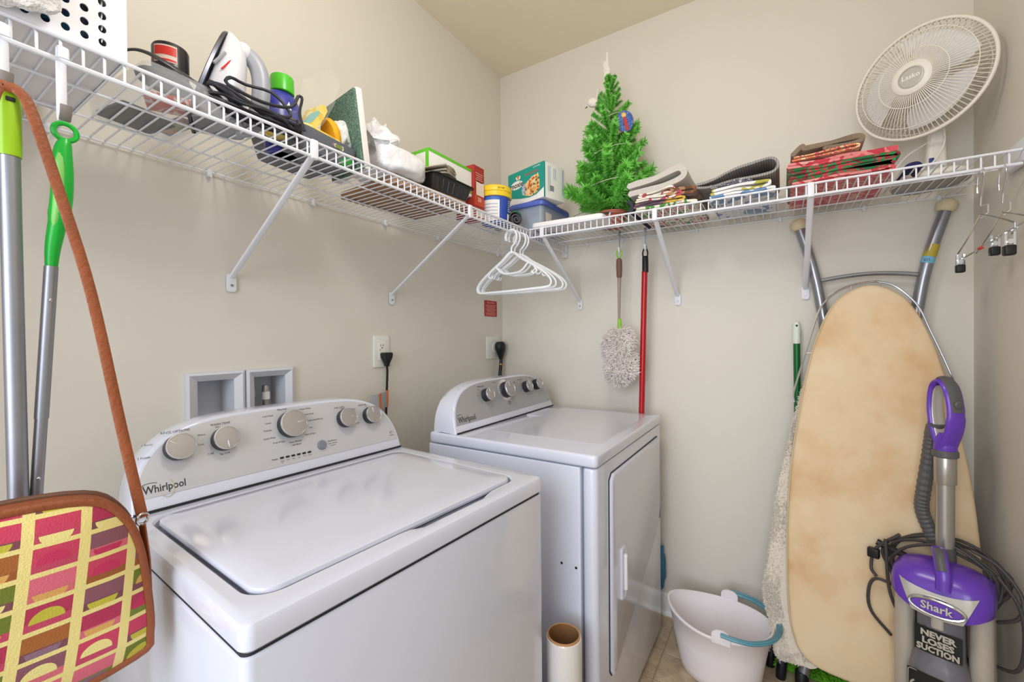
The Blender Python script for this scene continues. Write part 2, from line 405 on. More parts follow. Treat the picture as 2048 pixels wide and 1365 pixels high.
def deck_slab(W, D, z0, z1, rc, lid, gap=.006, depth=.016, scoop=None):
    """appliance top: rounded slab with a recessed groove around a lid opening"""
    g = M(); n = 10; NS = 24
    def rr(w_, d_, r, cx, cy):
        P = rrect(w_, d_, r, n, cx, cy); out = []
        for i in range(len(P)):           # densify the straight runs
            p = P[i]; q = P[(i+1) % len(P)]; out.append(p)
            if (i % (n+1)) == n:
                for k in range(1, NS): out.append((p[0]+(q[0]-p[0])*k/NS, p[1]+(q[1]-p[1])*k/NS))
        return out
    L = []
    for q, z in ((.004, z0), (0, z0+.004), (0, z1-.012), (.0035, z1-.0035), (.012, z1)):
        L.append([(x, y, z) for x, y in rr(W-2*q, D-2*q, max(rc-q, .004), W/2, D/2)])
    lx0, lx1, ly0, ly1, lr = lid
    def ring(e, z, f):
        out = []
        for x, y in rr(lx1-lx0+2*e, ly1-ly0+2*e, lr+e, (lx0+lx1)/2, (ly0+ly1)/2):
            zz = z
            if scoop and y < ly0+.03:
                s = max(0.0, 1-((x-scoop[0])/scoop[1])**2)**2
                zz -= s*scoop[2]*f; y -= s*.016*f
            out.append((x, y, zz))
        return out
    L += [ring(.026, z1, .0), ring(gap+.004, z1, .7), ring(gap, z1-.004, 1), ring(gap, z1-depth, 1), ring(-.01, z1-depth, 0)]
    g.loft(L, True, True); return g
def lid_mesh(lid, z, th, bow=.004, taper=.006):
    lx0, lx1, ly0, ly1, lr = lid; W = lx1-lx0; D = ly1-ly0; L = []
    for q, zz in ((.012, -th), (.003, -th+.002), (0, -th*.5), (.0015, -.002), (.006, 0), (.05, bow*.55), (.12, bow)):
        L.append([(x, y, z+zz) for x, y in rrect(W-2*q, D-2*q, max(lr-q*.6, .006), 10, (lx0+lx1)/2, (ly0+ly1)/2)])
    return M().loft(L)

# washer: top loader
ws = thing('washing_machine', 'white top-loading washing machine with five knobs on its silver console', 'washer', (-1.773, -.799, 0), -3.5)
WW, WD, WZ = .686, .66, .93
g = M().rbox((WW/2, WD/2+.001, .4525), (WW-.001, WD-.002, .869), .006, .014); obj('cabinet', g, WHITE, ws)
lid = (.040, .632, .052, .486, .035)
obj('top_deck', deck_slab(WW, WD, .892, WZ, .016, lid, depth=.02, scoop=(.41, .135, .026)), WHITE, ws, 40)
lidm = obj('lid', lid_mesh(lid, WZ+.004, .016, .0008), WHITE, ws, 40)
obj('top_seam_shade', M().prism(rrect(WW-.007, WD-.010, .012, 5, WW/2, WD/2+.001), .880, .8945), DARK, ws)  # shadow of the groove below the top, put in as a dark sheet
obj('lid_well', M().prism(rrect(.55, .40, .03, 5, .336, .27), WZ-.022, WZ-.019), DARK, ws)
for x in (.075, .612): obj('foot', M().cyl((x, .06, 0), (x, .06, .03), .018, n=14), BLACK, ws); obj('foot', M().cyl((x, .60, 0), (x, .60, .03), .018, n=14), BLACK, ws)
F, c = console(ws, .346, .526, .932, .662, .180, SILVER, 18)
obj('console_seam', M().box((.346, .5235, .9335), (.655, .004, .004)), DARK, ws)
fx = lambda s: s-.346
for s, tt, r, a in ((.1025, .118, .0275, 145), (.189, .119, .0265, -85), (.345, .127, .0345, 5), (.501, .118, .0265, 5), (.585, .114, .0255, 95)):
    knob(c, F, fx(s), tt, r, a, .024)
obj('start_button', M().lathe([(.0125, 0), (.0125, .004), (.011, .006), (.004, .0068)], 24).tf(F @ T((fx(.418), .0575, .001))), GREYB, c)
for i in range(6):
    obj('indicator_light', M().prism(rrect(.0095, .0048, .0022), 0, .0016).tf(F @ T((fx(.310+.0142*i), .0475-.0002*i, .001))), DARK, c)
    lab(c, F, fx(.310+.0142*i), .0395, ('Sensing', 'Wash', 'Rinse', 'Spin', 'Done', 'Locked')[i], .0032)
lab(c, F, fx(.300), .0472, 'Progress', .0042, 'RIGHT', bold=.0001)
lab(c, F, fx(.3095), .0355, 'Fill', .0030)
lab(c, F, fx(.0365), .0425, 'Whirlpool', .0215, 'LEFT', PRINT, .0003, .80)
obj('logo_swoosh', M().tube([F @ Vector((fx(.076+.012*math.sin(q)), .040+.018*math.cos(q), .0016)) for q in [PI*.15+PI*1.1*i/10 for i in range(11)]], .0006, 4), GOLD, c)
obj('logo_ring', M().tube([F @ Vector((fx(.048+.012*math.cos(q)), .0535+.003*math.sin(q), .0016)) for q in [PI*.05+PI*1.2*i/10 for i in range(11)]], .0006, 4), PRINT, c)
for x, y, s_, z_, al in ((.101, .1535, 'RINSE OPTIONS', .0074, 'CENTER'), (.060, .134, '1 Rinse', .0062, 'RIGHT'), (.054, .109, '2 Rinses', .0062, 'RIGHT'),
    (.187, .1555, 'WASH TEMP', .0074, 'CENTER'), (.180, .1495, 'Hot', .0052, 'CENTER'), (.155, .137, 'Warm', .0058, 'RIGHT'), (.150, .116, 'Cool', .0058, 'RIGHT'), (.166, .092, 'Cold', .0058, 'RIGHT'), (.187, .0865, 'Tap Cold', .0058, 'CENTER'),
    (.330, .1695, 'Normal', .0076, 'CENTER'), (.306, .157, 'Cold Wash', .0058, 'RIGHT'), (.298, .139, 'Casual', .0058, 'RIGHT'), (.297, .121, 'Delicate', .0058, 'RIGHT'), (.303, .101, 'Quick Wash', .0058, 'RIGHT'), (.324, .0875, 'Drain & Spin', .0058, 'RIGHT'), (.350, .081, 'Clean Washer', .0058, 'CENTER'), (.352, .073, 'with affresh', .0052, 'CENTER'),
    (.360, .1625, 'Deep Water Wash', .0058, 'LEFT'), (.384, .147, 'Heavy Duty', .0058, 'LEFT'), (.391, .129, 'Bulky Items/Sheets', .0058, 'LEFT'), (.391, .110, 'Soak', .0058, 'LEFT'), (.378, .093, 'Rinse & Spin', .0058, 'LEFT'),
    (.437, .0635, 'Start/Pause', .0058, 'LEFT'), (.437, .0565, 'Hold 3 Seconds', .0042, 'LEFT'), (.442, .051, 'to Cancel', .0042, 'LEFT'),
    (.490, .1520, 'SOIL LEVEL', .0066, 'CENTER'), (.500, .1475, 'Heavy', .005, 'CENTER'), (.524, .141, 'Medium', .005, 'LEFT'), (.533, .118, 'Light', .005, 'LEFT'), (.529, .0985, 'Ex Light', .005, 'LEFT'),
    (.566, .1490, 'PRESOAK', .0066, 'CENTER'), (.577, .1435, 'Off', .0048, 'CENTER'), (.648, .041, 'HE Washer', .0036, 'CENTER')):
    lab(c, F, fx(x), y, s_, z_, al)
obj('efficiency_mark', M().tube([F @ Vector((fx(.648+.0045*math.cos(q)), .0495+.0035*math.sin(q), .0016)) for q in [2*PI*i/12*.8 for i in range(12)]], .0006, 4), PRINT, c)

# dryer
dr = thing('clothes_dryer', 'white front-loading clothes dryer with a side-hinged door', 'dryer', (-.892, -.905, 0), 0)
DW, DD, DZ = .752, .635, .94
obj('cabinet', M().rbox((DW/2, .345, .465), (DW-.004, DD-.05, .87), .004, .006), WHITE, dr)
obj('front_panel', M().rbox((DW/2, .0245, .465), (DW-.002, .045, .87), .006, .018), WHITE, dr, 40)
obj('top_panel', M().rbox((DW/2, DD/2, .9215), (DW, DD, .037), .008, .014), WHITE, dr, 40)
obj('top_recess', M().loft([[(x, y, DZ+z) for x, y in rrect(.60-2*q, .42-2*q, .03, 6, .42, .245)] for q, z in ((0, -.001), (.006, .0012), (.012, .0012))]), WHITE, dr, 40)
lp_ = M(); A = rrect(.20, .075, .012, 5, .56, .465); lp_.loft([[(x, y, DZ-.001) for x, y in A], [(x, y, DZ+.002) for x, y in A]]); obj('lint_screen_cover', lp_, WHITE, dr)
D0 = [(.100, .842), (.098, .27), (.112, .25), (.135, .262), (.62, .475), (.665, .52), (.688, .575), (.690, .842), (.675, .860), (.12, .860)]
def doorpoly(e):
    cx, cz = .40, .56; P = smooth_path([(x+(x-cx)*e/.3, z+(z-cz)*e/.3, 0) for x, z in D0], 1, True); return [(p.x, p.y) for p in P]
FD = frame((0, 0, 0), (1, 0, 0), (0, 0, 1), (0, -1, 0))
obj('door_gap', M().loft([[FD @ Vector((x, z, d)) for x, z in doorpoly(.003)] for d in (-.0015, .0008)]), DARK, dr)
dd = obj('door', M().loft([[FD @ Vector((x, z, d)) for x, z in doorpoly(e)] for e, d in ((0, 0), (0, .006), (-.003, .009), (-.008, .010))]), WHITE, dr, 40)
hp = M().loft([[FD @ Vector((.190+x, .528+z, d)) for x, z in rrect(.045-2*e, .165-2*e, .012, 5)] for e, d in ((0, .009), (0, .014), (.004, .017), (.010, .013), (.012, .0105))])
obj('door_handle', hp, WHITE, dd, 40)
hp = M().loft([[FD @ Vector((.196+x, .528+z, d)) for x, z in rrect(.020-2*e, .12-2*e, .008, 5)] for e, d in ((0, .0105), (.001, .019), (.005, .024))]); obj('grip', hp, WHITE_P, dd, 40)
for z in (.555, .80): obj('hinge', M().rbox((.696, -.0045, z), (.010, .008, .072), .002), ALU, dd)
for y_, z_ in ((.112, .609), (.066, .607)): obj('screw_hole', M().cyl((.0035, y_, z_), (.0012, y_, z_), .004, n=10), DARK, dr)
obj('toe_panel', M().rbox((DW/2, .03, .02), (DW-.03, .03, .04), .003), DARK, dr)
F, c = console(dr, .374, .512, .942, .735, .176, SILVER_D, 18, .115)
obj('console_seam', M().box((.374, .5095, .9435), (.73, .004, .004)), DARK, dr)
fx = lambda s: s-.367
for s, tt, r, a in ((.217, .113, .025, 95), (.362, .119, .034, 95), (.525, .1145, .0245, 100), (.618, .116, .0245, 120)):
    knob(c, F, fx(s), tt, r, a, .030)
obj('dial_skirt', M().lathe([(.044, 0), (.044, .002), (.042, .0028)], 40).tf(F @ T((fx(.362), .119, .0006))), KRING, c)
for i in range(11):
    q = R(195-i*12); obj('dial_tick', M().cyl((0, 0, 0), (0, 0, .001), .0022, n=8).tf(F @ T((fx(.362)+.049*math.cos(q), .119+.049*math.sin(q)*.9, .0014))), PAPERW, c)
lab(c, F, fx(.025), .043, 'Whirlpool', .030, 'LEFT', PRINT, .0004, .80)
obj('logo_ring', M().tube([F @ Vector((fx(.040+.014*math.cos(q)), .0605+.003*math.sin(q), .0016)) for q in [PI*.05+PI*1.2*i/10 for i in range(11)]], .0006, 4), PRINT, c)
for x, y, s_, z_, al in ((.200, .150, 'TEMPERATURE', .007, 'CENTER'), (.182, .141, 'Low', .0055, 'CENTER'), (.170, .118, 'Off', .0055, 'CENTER'), (.310, .158, 'Timed Dry', .006, 'RIGHT'), (.420, .143, 'AUTOMATIC', .006, 'LEFT'), (.417, .115, 'Less Dry', .005, 'LEFT'), (.407, .090, 'Off', .005, 'LEFT'), (.370, .066, 'Wrinkle', .0055, 'CENTER'), (.370, .059, 'Control', .0055, 'CENTER'), (.496, .152, 'END OF CYCLE', .0055, 'CENTER'), (.500, .144, 'Off', .005, 'CENTER'), (.545, .080, 'On', .005, 'CENTER'), (.590, .155, 'START', .0055, 'CENTER'), (.700, .034, 'Dryer', .005, 'CENTER')):
    lab(c, F, fx(x), y, s_, z_, al)

# ---------------------------------------------------------------- wall fixtures
BOXW = mat('pale_grey_box_plastic', 'D5D7DD', .45, var=.02); BRASS = mat('brass_valve', 'B98A4A', .3, .9, var=.1)
def outlet_box(name, label, cx, w_out, hx0, hx1):
    t = thing(name, label, 'outlet box', (cx, 0, 1.087)); fr = M()
    zo0, zo1, zi0, zi1 = -.10, .101, -.077, .076; xo = w_out/2; a, b = hx0-cx, hx1-cx
    def lp2(x0, x1, z0, z1, y): return [(x0, y, z0), (x1, y, z0), (x1, y, z1), (x0, y, z1)]
    fr.loft([lp2(-xo, xo, zo0, zo1, 0), lp2(-xo+.001, xo-.001, zo0+.001, zo1-.001, -.012), lp2(-xo+.008, xo-.008, zo0+.008, zo1-.008, -.015), lp2(a-.004, b+.004, zi0-.004, zi1+.004, -.004), lp2(a, b, zi0, zi1, .0), lp2(a, b, zi0, zi1, .085)], False, False)
    obj('face_frame', fr, BOXW, t, 20)
    obj('box_back', M().box(((a+b)/2, .087, 0), (b-a, .004, zi1-zi0)), BOXW, t)
    return t
t = outlet_box('drain_outlet_box', 'empty recessed plastic wall box beside the water valves', -1.4605, .149, -1.503, -1.411)
obj('drain_hole', M().lathe([(.028, 0), (.028, .006), (.02, .006), (.02, 0)], 20).tf(T((0, .045, -.075))), BOXW, t)
t = outlet_box('water_valve_box', 'recessed plastic wall box with two brass water valves', -1.31, .146, -1.355, -1.26)
for x in (-.030, .012):
    v = obj('valve', M().cyl((x, .045, -.07), (x, .045, .01), .009, n=12).cyl((x, .045, .01), (x, .045, .045), .012, .010, 12, .002), mat('braided_hose', 'B9B9B4', .35, .8, var=.15, vscale=90), t)
    obj('valve_body', M().cyl((x, .045, -.055), (x, .045, -.025), .015, n=8).cyl((x, .045, -.04), (x, .01, -.04), .008, n=10), BRASS, v)
obj('hose_label', M().cyl((.012, .045, .0), (.012, .045, .024), .0125, n=12), PAPERW, t)
# washer outlet
PLATE = mat('ivory_plate', 'ECEAE2', .35, var=.01)
t = thing('wall_outlet', 'white duplex wall outlet with a black plug in its lower socket', 'outlet', (-.8735, 0, 1.226))
obj('cover_plate', M().prism(rrect(.078, .126, .006), 0, .007, .003).tf(frame((0, 0, 0), (1, 0, 0), (0, 0, 1), (0, -1, 0))), PLATE, t)
obj('receptacle', M().prism(rrect(.034, .072, .003), 0, .0085, .001).tf(frame((0, 0, 0), (1, 0, 0), (0, 0, 1), (0, -1, 0))), PLATE, t)
for x, z, h_ in ((-.006, .024, .008), (.006, .024, .008), (-.009, .006, .005)): obj('slot', M().box((x, -.0088, z), (.002, .001, h_)), DARK, t)
obj('ground_hole', M().cyl((0, -.0083, .014), (0, -.0092, .014), .0028, n=10), DARK, t)
def local(parent, o): return (T(parent.location) @ RZ(math.degrees(parent.rotation_euler.z))).inverted() @ T(o)
LC = local(ws, (-.866, -.02, 1.205)); t = obj('power_cord', M().tube(smooth_path([(0, -.006, -.03), (.002, -.006, -.06), (.001, -.004, -.12), (0, .0, -.20), (0, .005, -.32), (.01, .0, -.5), (-.10, -.12, -.6), (-.3, -.20, -.62)]), .0045, 8), BLACK, ws); t.matrix_local = LC
g = M(); 
for q in (0,): g.loft([[(x, y, z) for x, y in [(-w_/2, -.006-d/2), (w_/2, -.006-d/2), (w_/2, -.006+d/2), (-w_/2, -.006+d/2)]] for z, w_, d in ((.014, .026, .02), (.016, .034, .026), (.010, .040, .028), (-.006, .034, .026), (-.024, .018, .018), (-.028, .016, .016), (-.038, .013, .013))])
obj('plug', g, BLACK, t, 30)
TAGM = NT('warning_tag_print'); xx = TAGM.xyz(); tx = TAGM.n('ShaderNodeTexVoronoi'); TAGM.l(TAGM.mapped((900, 900, 260)), tx.inputs['Vector'])
TAGM.set(Base_Color=TAGM.mix(TAGM.math('GREATER_THAN', tx.outputs['Distance'], .42), lin('E6E6E8'), lin('8C8C92')), Roughness=.5); ORG = mat('orange_warning_print', 'E0702E', .5)
tgb = M().grid(lambda u, v: (-.007-.088*u, -.012-.018*math.sin(u*2.2)-.006*v*u, -.135-.062*v-.006*u+.010*u*v), 14, 4)
tb = obj('warning_tag', tgb, TAGM.m, t)
obj('orange_band', M().grid(lambda u, v: (-.050-.010*u, -.0135-.018*math.sin((.5+.113*u)*2.2)-.003*v, -.1375-.062*v+.005*v), 3, 3), ORG, t)
obj('orange_band', M().tube([(0, -.005, -.133), (0, -.003, -.197)], .0062, 10), ORG, t)
# dryer outlet
t = thing('dryer_outlet', 'square white wall outlet in the corner behind the dryer', 'outlet', (-.100, 0, 1.222))
obj('cover_plate', M().prism(rrect(.125, .122, .006), 0, .007, .003).tf(frame((0, 0, 0), (1, 0, 0), (0, 0, 1), (0, -1, 0))), PLATE, t)
obj('socket_rim', M().lathe([(.03, 0), (.03, .010), (.026, .010)], 24).tf(frame((.02, 0, 0), (1, 0, 0), (0, 0, 1), (0, -1, 0))), PLATE, t)
t = obj('power_cord', M().tube(smooth_path([(.005, -.012, -.05), (.004, -.012, -.08), (-.008, -.014, -.13), (-.02, -.016, -.2), (-.03, -.02, -.4), (-.1, -.12, -.6), (-.2, -.28, -.7)]), .0095, 10), BLACK, dr); t.matrix_local = local(dr, (-.07, -.02, 1.215))
g = M(); g.loft([[(r_0*math.cos(2*PI*i/16)+dx, -.012+r_0*.8*math.sin(2*PI*i/16), z) for i in range(16)] for z, r_0, dx in ((.040, .014, .0), (.036, .026, 0), (.020, .034, 0), (0, .033, 0), (-.02, .026, .002), (-.045, .016, .004), (-.055, .014, .005), (-.057, .011, .005))])
obj('plug', g, BLACK, t)
obj('cable_clamp', M().cyl((.004, -.012, -.083), (.003, -.012, -.093), .0105, n=12), BRASS, t)
# warning sticker
RED = mat('red_sticker', 'B5302B', .5)
t = thing('warning_sticker', 'small red warning sticker on the wall above the dryer outlet', 'sticker', (-.115, -.0005, 1.435))
obj('sheet', M().prism(rrect(.118, .086, .006), 0, .0008).tf(frame((0, 0, 0), (1, 0, 0), (0, 0, 1), (0, -1, 0))), RED, t)
FS = frame((0, -.001, 0), (1, 0, 0), (0, 0, 1), (0, -1, 0)); PINK = mat('pale_sticker_print', 'E7B3AC', .5)
text('printed_text', 'RISK OF FIRE', .012, PINK, t, FS @ T((0, .031, 0)))
for i in range(8): obj('printed_line', M().box((0, 0, 0), (.098-.012*((i*7) % 3), .0022, .0003)).tf(FS @ T((0, .018-.0075*i, .0))), PINK, t)

# ---------------------------------------------------------------- things on the shelf above the washer
SH = SZ+.0024
def printed(name, cols, scale, rough=.8, kind='noise', bump=.3):
    """printed cloth: blotches of a few colours"""
    k = NT(name)
    if kind == 'voronoi':
        x = k.n('ShaderNodeTexVoronoi'); k.l(k.co(), x.inputs['Vector']); x.inputs['Scale'].default_value = scale
        y = k.n('ShaderNodeSeparateColor'); k.l(x.outputs['Color'], y.inputs[0]); fac = y.outputs[0]
    else: fac = k.noise(scale, 2, .5)
    n = len(cols); lo_, hi = (.0, 1.0) if kind == 'voronoi' else (.36, .64)
    k.set(Base_Color=k.ramp(fac, [(lo_+(hi-lo_)*i/n if i else 0, c_) for i, c_ in enumerate(cols)], True), Roughness=rough)
    k.b.inputs['Sheen Weight'].default_value = .3; k.bump(k.noise(400, 2), bump, .003); return k.m
CLEAR = film('clear_plastic', 'E9EEF2', .22, .12); CLEARB = film('bluish_clear_plastic', 'C9D3E2', .38, .18)
WTOWEL = mat('white_terry', 'EFEBE8', .95, var=.04, vscale=60, bump=.8, bscale=260, sheen=.5)
def carton(t, name, c, d, m, rz=0, parent=None):
    return obj(name, M().rbox((0, 0, 0), d, .0012, .0012, 1).tf(T(c) @ RZ(rz)), m, parent or t)

# laundry basket with round vents
t = thing('laundry_basket', 'white plastic laundry basket with rows of round vent holes', 'basket', (-1.962, -.252, SH))
BK = mat('white_basket_plastic', 'F1F1F6', .35, var=.01); hw, hd, hh = .203, .157, .27
g = M(); pitch = .0215; NX = 17; NZ = 11; th = .0025
def vent_wall(g, x0, z0, nx, nz, hole):
    """a flat wall in local (u, v) built of square cells with oval openings, some thickness"""
    sq = []
    for i in range(16):
        a = 2*PI*i/16; m_ = max(abs(math.cos(a)), abs(math.sin(a))); sq.append((math.cos(a)/m_*pitch/2, math.sin(a)/m_*pitch/2))
    hl = [(.0052*math.cos(2*PI*i/16), .0062*math.sin(2*PI*i/16)) for i in range(16)]
    for i in range(nx):
        for j in range(nz):
            cx, cz = x0+(i+.5)*pitch, z0+(j+.5)*pitch
            g.loft([[(cx+x, cz+y, 0) for x, y in sq], [(cx+x, cz+y, 0) for x, y in hl], [(cx+x, cz+y, -th) for x, y in hl], [(cx+x, cz+y, -th) for x, y in sq]], False, False)
W_ = NX*pitch
def place(mm, nx, nz=NZ, z0=.006):
    q = M(); vent_wall(q, -nx*pitch/2, z0, nx, nz, True)
    top = z0+nz*pitch
    for (x0, x1, a, b) in ((-nx*pitch/2, nx*pitch/2, top, hh), (-nx*pitch/2, nx*pitch/2, 0, z0)):
        q.loft([[(x0, a, 0), (x1, a, 0), (x1, b, 0), (x0, b, 0)], [(x0, a, -th), (x1, a, -th), (x1, b, -th), (x0, b, -th)]])
    e = (mm[1]-nx*pitch)/2
    for s in (-1, 1):
        x0 = s*nx*pitch/2; x1 = s*(nx*pitch/2+e)
        q.loft([[(x0, 0, 0), (x1, 0, 0), (x1, hh, 0), (x0, hh, 0)], [(x0, 0, -th), (x1, 0, -th), (x1, hh, -th), (x0, hh, -th)]])
    return q.tf(mm[0])
obj('front_wall', place((frame((0, -hd, 0), (1, 0, 0), (0, 0, 1), (0, -1, 0)), 2*hw), 17), BK, t, 20)
obj('back_wall', place((frame((0, hd, 0), (-1, 0, 0), (0, 0, 1), (0, 1, 0)), 2*hw), 17), BK, t, 20)
obj('side_wall', place((frame((hw-.0002, 0, 0), (0, 1, 0), (0, 0, 1), (1, 0, 0)), 2*hd-.007), 13), BK, t, 20)
obj('side_wall', place((frame((-hw+.0002, 0, 0), (0, -1, 0), (0, 0, 1), (-1, 0, 0)), 2*hd-.007), 13), BK, t, 20)
obj('basket_floor', M().box((0, 0, .0035), (2*hw-.008, 2*hd-.008, .003)), BK, t)
obj('rim', M().tube([(x, y, hh) for x, y in rrect(2*hw+.01, 2*hd+.01, .02, 5)], .007, 8, True), mat('grey_basket_rim', '9B9CA6', .4), t)
o = tag(obj('clothes_pile', M().sell((-1.962, -.252, SH+.135), (.375, .285, .24), .4).lump(.016, 14, 2).lump(.007, 40, 3), printed('dark_laundry', ['1B2E55', '23517E', '2E7A9C', '1B2E55', '161E38'], 9, .9)), 'dark blue laundry inside the vented white basket', 'laundry')
g = M().grid(lambda u, v: (-2.02+.205*u, -.435-.018*math.sin(u*5)-.012*math.sin(v*9+u*4)+.02*(u-.5)**2, SH+.004+.115*v+.012*math.sin(u*7)), 28, 22)
o = thing('folded_towel', 'white towel bundle draped over the front of the laundry basket', 'towel', (-1.9, -.43, SH))
g = M().sell((-.02, .0, .062), (.17, .034, .115), .6, 40, 26).lump(.014, 22, 5).lump(.005, 70, 6); obj('cloth', g, WTOWEL, o)

# clear bin of packets, black case, can
t = thing('clear_bin', 'clear plastic bin of small packets left of the iron', 'bin', (-1.655, -.225, SH), 4)
L = [[(x, y, z) for x, y in rrect(.15*s, .27*s, .02, 4)] for z, s in ((0, .94), (.004, .96), (.045, 1.0), (.045, .98), (.006, .94))]
obj('body', M().loft(L), CLEAR, t)
for nm, lb, loc, d, rz, m in (('snack_packet', 'dark packet with an orange edge lying in the clear bin', (-1.675, -.17, SH+.009), (.10, .10, .012), 10, mat('dark_packet', '4A4A4C', .5, var=.25)),
    ('snack_packet', 'red and white packet lying in the clear bin', (-1.660, -.29, SH+.0095), (.075, .07, .012), -25, printed('red_packet_print', ['D94B3A', 'E7D9CF', 'D94B3A', 'D94B3A'], 30, .5)),
    ('snack_packet', 'tan packet with blue and green print in the clear bin', (-1.615, -.19, SH+.011), (.035, .10, .012), 8, printed('tan_packet_print', ['C9A58A', 'E08A3A', '5E86B8', 'CDA184', '8FA564'], 20, .5))):
    o = tag(obj(nm, M().rbox((0, 0, 0), d, .003, .006, 2).lump(.003, 40, len(lb)), m), lb, 'packet', 'packets in the clear bin'); o.location = loc; o.rotation_euler = (0, 0, R(rz))
DKP = mat('charcoal_plastic', '2C2D33', .35, var=.1)
t = thing('black_case', 'flat black case with a curled strap under the small can', 'case', (-1.662, -.285, SH+.0455), 12)
obj('shell', M().lathe([(.036, 0), (.044, .002), (.046, .009), (.042, .016), (.02, .018)], 28).tf(Matrix.Diagonal((1.15, .8, 1, 1))), DKP, t)
obj('strap', M().tube(smooth_path([(-.075, .02, .03), (-.06, -.02, .034), (-.03, -.045, .024), (.02, -.055, .010), (.07, -.05, .006), (.10, -.04, .004)]), .005, 8, flat=(1.4, .5)), DKP, t)
t = thing('small_can', 'small black can with a red and white label', 'can', (-1.655, -.288, SH+.0645))
obj('body', M().lathe([(.028, 0), (.031, .002), (.031, .056), (.029, .060), (.0, .060)], 28), mat('black_can', '26262B', .3), t)
RL = mat('red_can_label', 'D9352C', .45, var=.1)
obj('paper_label', M().grid(lambda u, v: (.0314*math.cos(R(195+75*u)), .0314*math.sin(R(195+75*u)), .018+.034*v), 12, 1), mat('cream_label', 'E8D3C6', .5), t)
obj('label_stripe', M().grid(lambda u, v: (.0317*math.cos(R(198+70*u)), .0317*math.sin(R(198+70*u)), .032+.017*v), 12, 1), RL, t)
obj('label_line', M().grid(lambda u, v: (.0317*math.cos(R(198+70*u)), .0317*math.sin(R(198+70*u)), .020+.004*v), 12, 1), RL, t)

# steam iron standing on its heel
t = thing('steam_iron', 'white steam iron standing on its heel with a grey handle', 'iron', (-1.612, -.262, SH), -26)
IRW = mat('iron_white', 'DEDDE2', .3, var=.02); IRG = mat('iron_grey', 'A4A6AD', .35, var=.05)
LEAN = .30
def plan(v): return .054*max(.0, 1-(v/.222)**2.4)**.6+.0015
bz = [0, .012, .03, .06, .09, .12, .15, .175, .195, .21, .22]; bx = [.088, .094, .092, .080, .070, .064, .056, .046, .034, .018, .004]
L = []
for z_, x_ in zip(bz, bx):
    w_ = plan(z_)*.94; P = []
    for q in range(20):
        a = 2*PI*q/20; ca, sa = math.cos(a), math.sin(a)
        P.append((.006+x_*(.5+.5*math.copysign(abs(ca)**.55, ca))+LEAN*z_, w_*math.copysign(abs(sa)**.6, sa)*(1-.25*max(0, ca)), z_+.002))
    L.append(P)
obj('body', M().loft(L), IRW, t, 50)
L = [[(x+LEAN*v_, plan(v_)*q, v_) for x, q in ((.006, -.96), (.006, -.5), (.006, .5), (.006, .96), (0, 1), (-.002, .95), (-.002, -.95), (0, -1))] for v_ in [.222*i/16 for i in range(17)]]
obj('soleplate', M().loft(L), mat('dark_soleplate', '5A5C66', .3, .6), t)
hp0 = [(.080, 0, .004), (.112, 0, .020), (.128, 0, .060), (.134, 0, .105), (.132, 0, .145), (.120, 0, .172), (.098, 0, .186), (.082, 0, .188)]
obj('handle', M().tube(smooth_path(hp0, 5), .0165, 12, flat=(.85, 1.15), up=(0, 1, 0)), IRG, t)
obj('heel_rest', M().rbox((.050, 0, .006), (.10, .095, .012), .004, .02), IRG, t)
obj('spray_nose', M().ball((.098, 0, .185), .021, 14, 10, (1, .9, 1.1)), IRW, t)
obj('trim_stripe', M().tube([(.046+.020*q, -.050+.010*q, .118+.034*q) for q in (0, .5, 1)], .0032, 6), IRG, t)
obj('red_mark', M().tube([(.060+.020*q, -.050+.012*q, .110+.034*q) for q in (0, .5, 1)], .0018, 6), RL, t)
# its cord, bundled in front of it
rn = random.Random(4); pts = []
for i in range(8):
    for j in range(12):
        a = 2*PI*j/12
        pts.append((-1.520+(.088+.012*rn.uniform(-1, 1))*math.cos(a), -.362+(.018+.008*rn.uniform(-1, 1))*math.sin(a), SH+.010+.0052*i+.008*math.sin(a+i)+.004*rn.uniform(-1, 1)+.012*(math.cos(a) < -.6)))
LCI = local(t, (0, 0, 0))
pp = [(-1.535, -.29, SH+.03), (-1.56, -.34, SH+.06)]+pts+[(-1.46, -.37, SH+.07), (-1.49, -.36, SH+.094), (-1.54, -.35, SH+.090), (-1.575, -.36, SH+.085), (-1.585, -.37, SH+.062), (-1.52, -.38, SH+.052), (-1.45, -.37, SH+.075), (-1.425, -.36, SH+.115), (-1.418, -.365, SH+.110), (-1.428, -.37, SH+.07), (-1.42, -.375, SH+.03)]
obj('power_cord', M().tube([LCI @ p for p in smooth_path(pp, 3)], .0036, 6), mat('black_cord', '2A2A31', .55), t)

# detergent bottle
t = thing('detergent_bottle', 'blue bottle with a bright green cap beside the iron', 'bottle', (-1.408, -.262, SH))
obj('body', M().lathe([(.034, 0), (.040, .006), (.042, .05), (.042, .115), (.038, .138), (.029, .155), (.024, .158)], 28).tf(Matrix.Diagonal((1.1, .8, 1, 1))), mat('cobalt_plastic', '3A3FA0', .25, var=.05), t)
obj('cap', M().lathe([(.027, .158), (.0285, .160), (.0275, .196), (.026, .200), (.0, .200)], 28), mat('bright_green_cap', '4FC22E', .3, var=.04), t)
obj('label_mark', M().loft([[(-.012, -.0330, .108), (.004, -.0335, .108), (-.002, -.0320, .128)], [(-.012, -.0346, .108), (.004, -.035, .108), (-.002, -.0346, .128)]]), PAPERW, t)

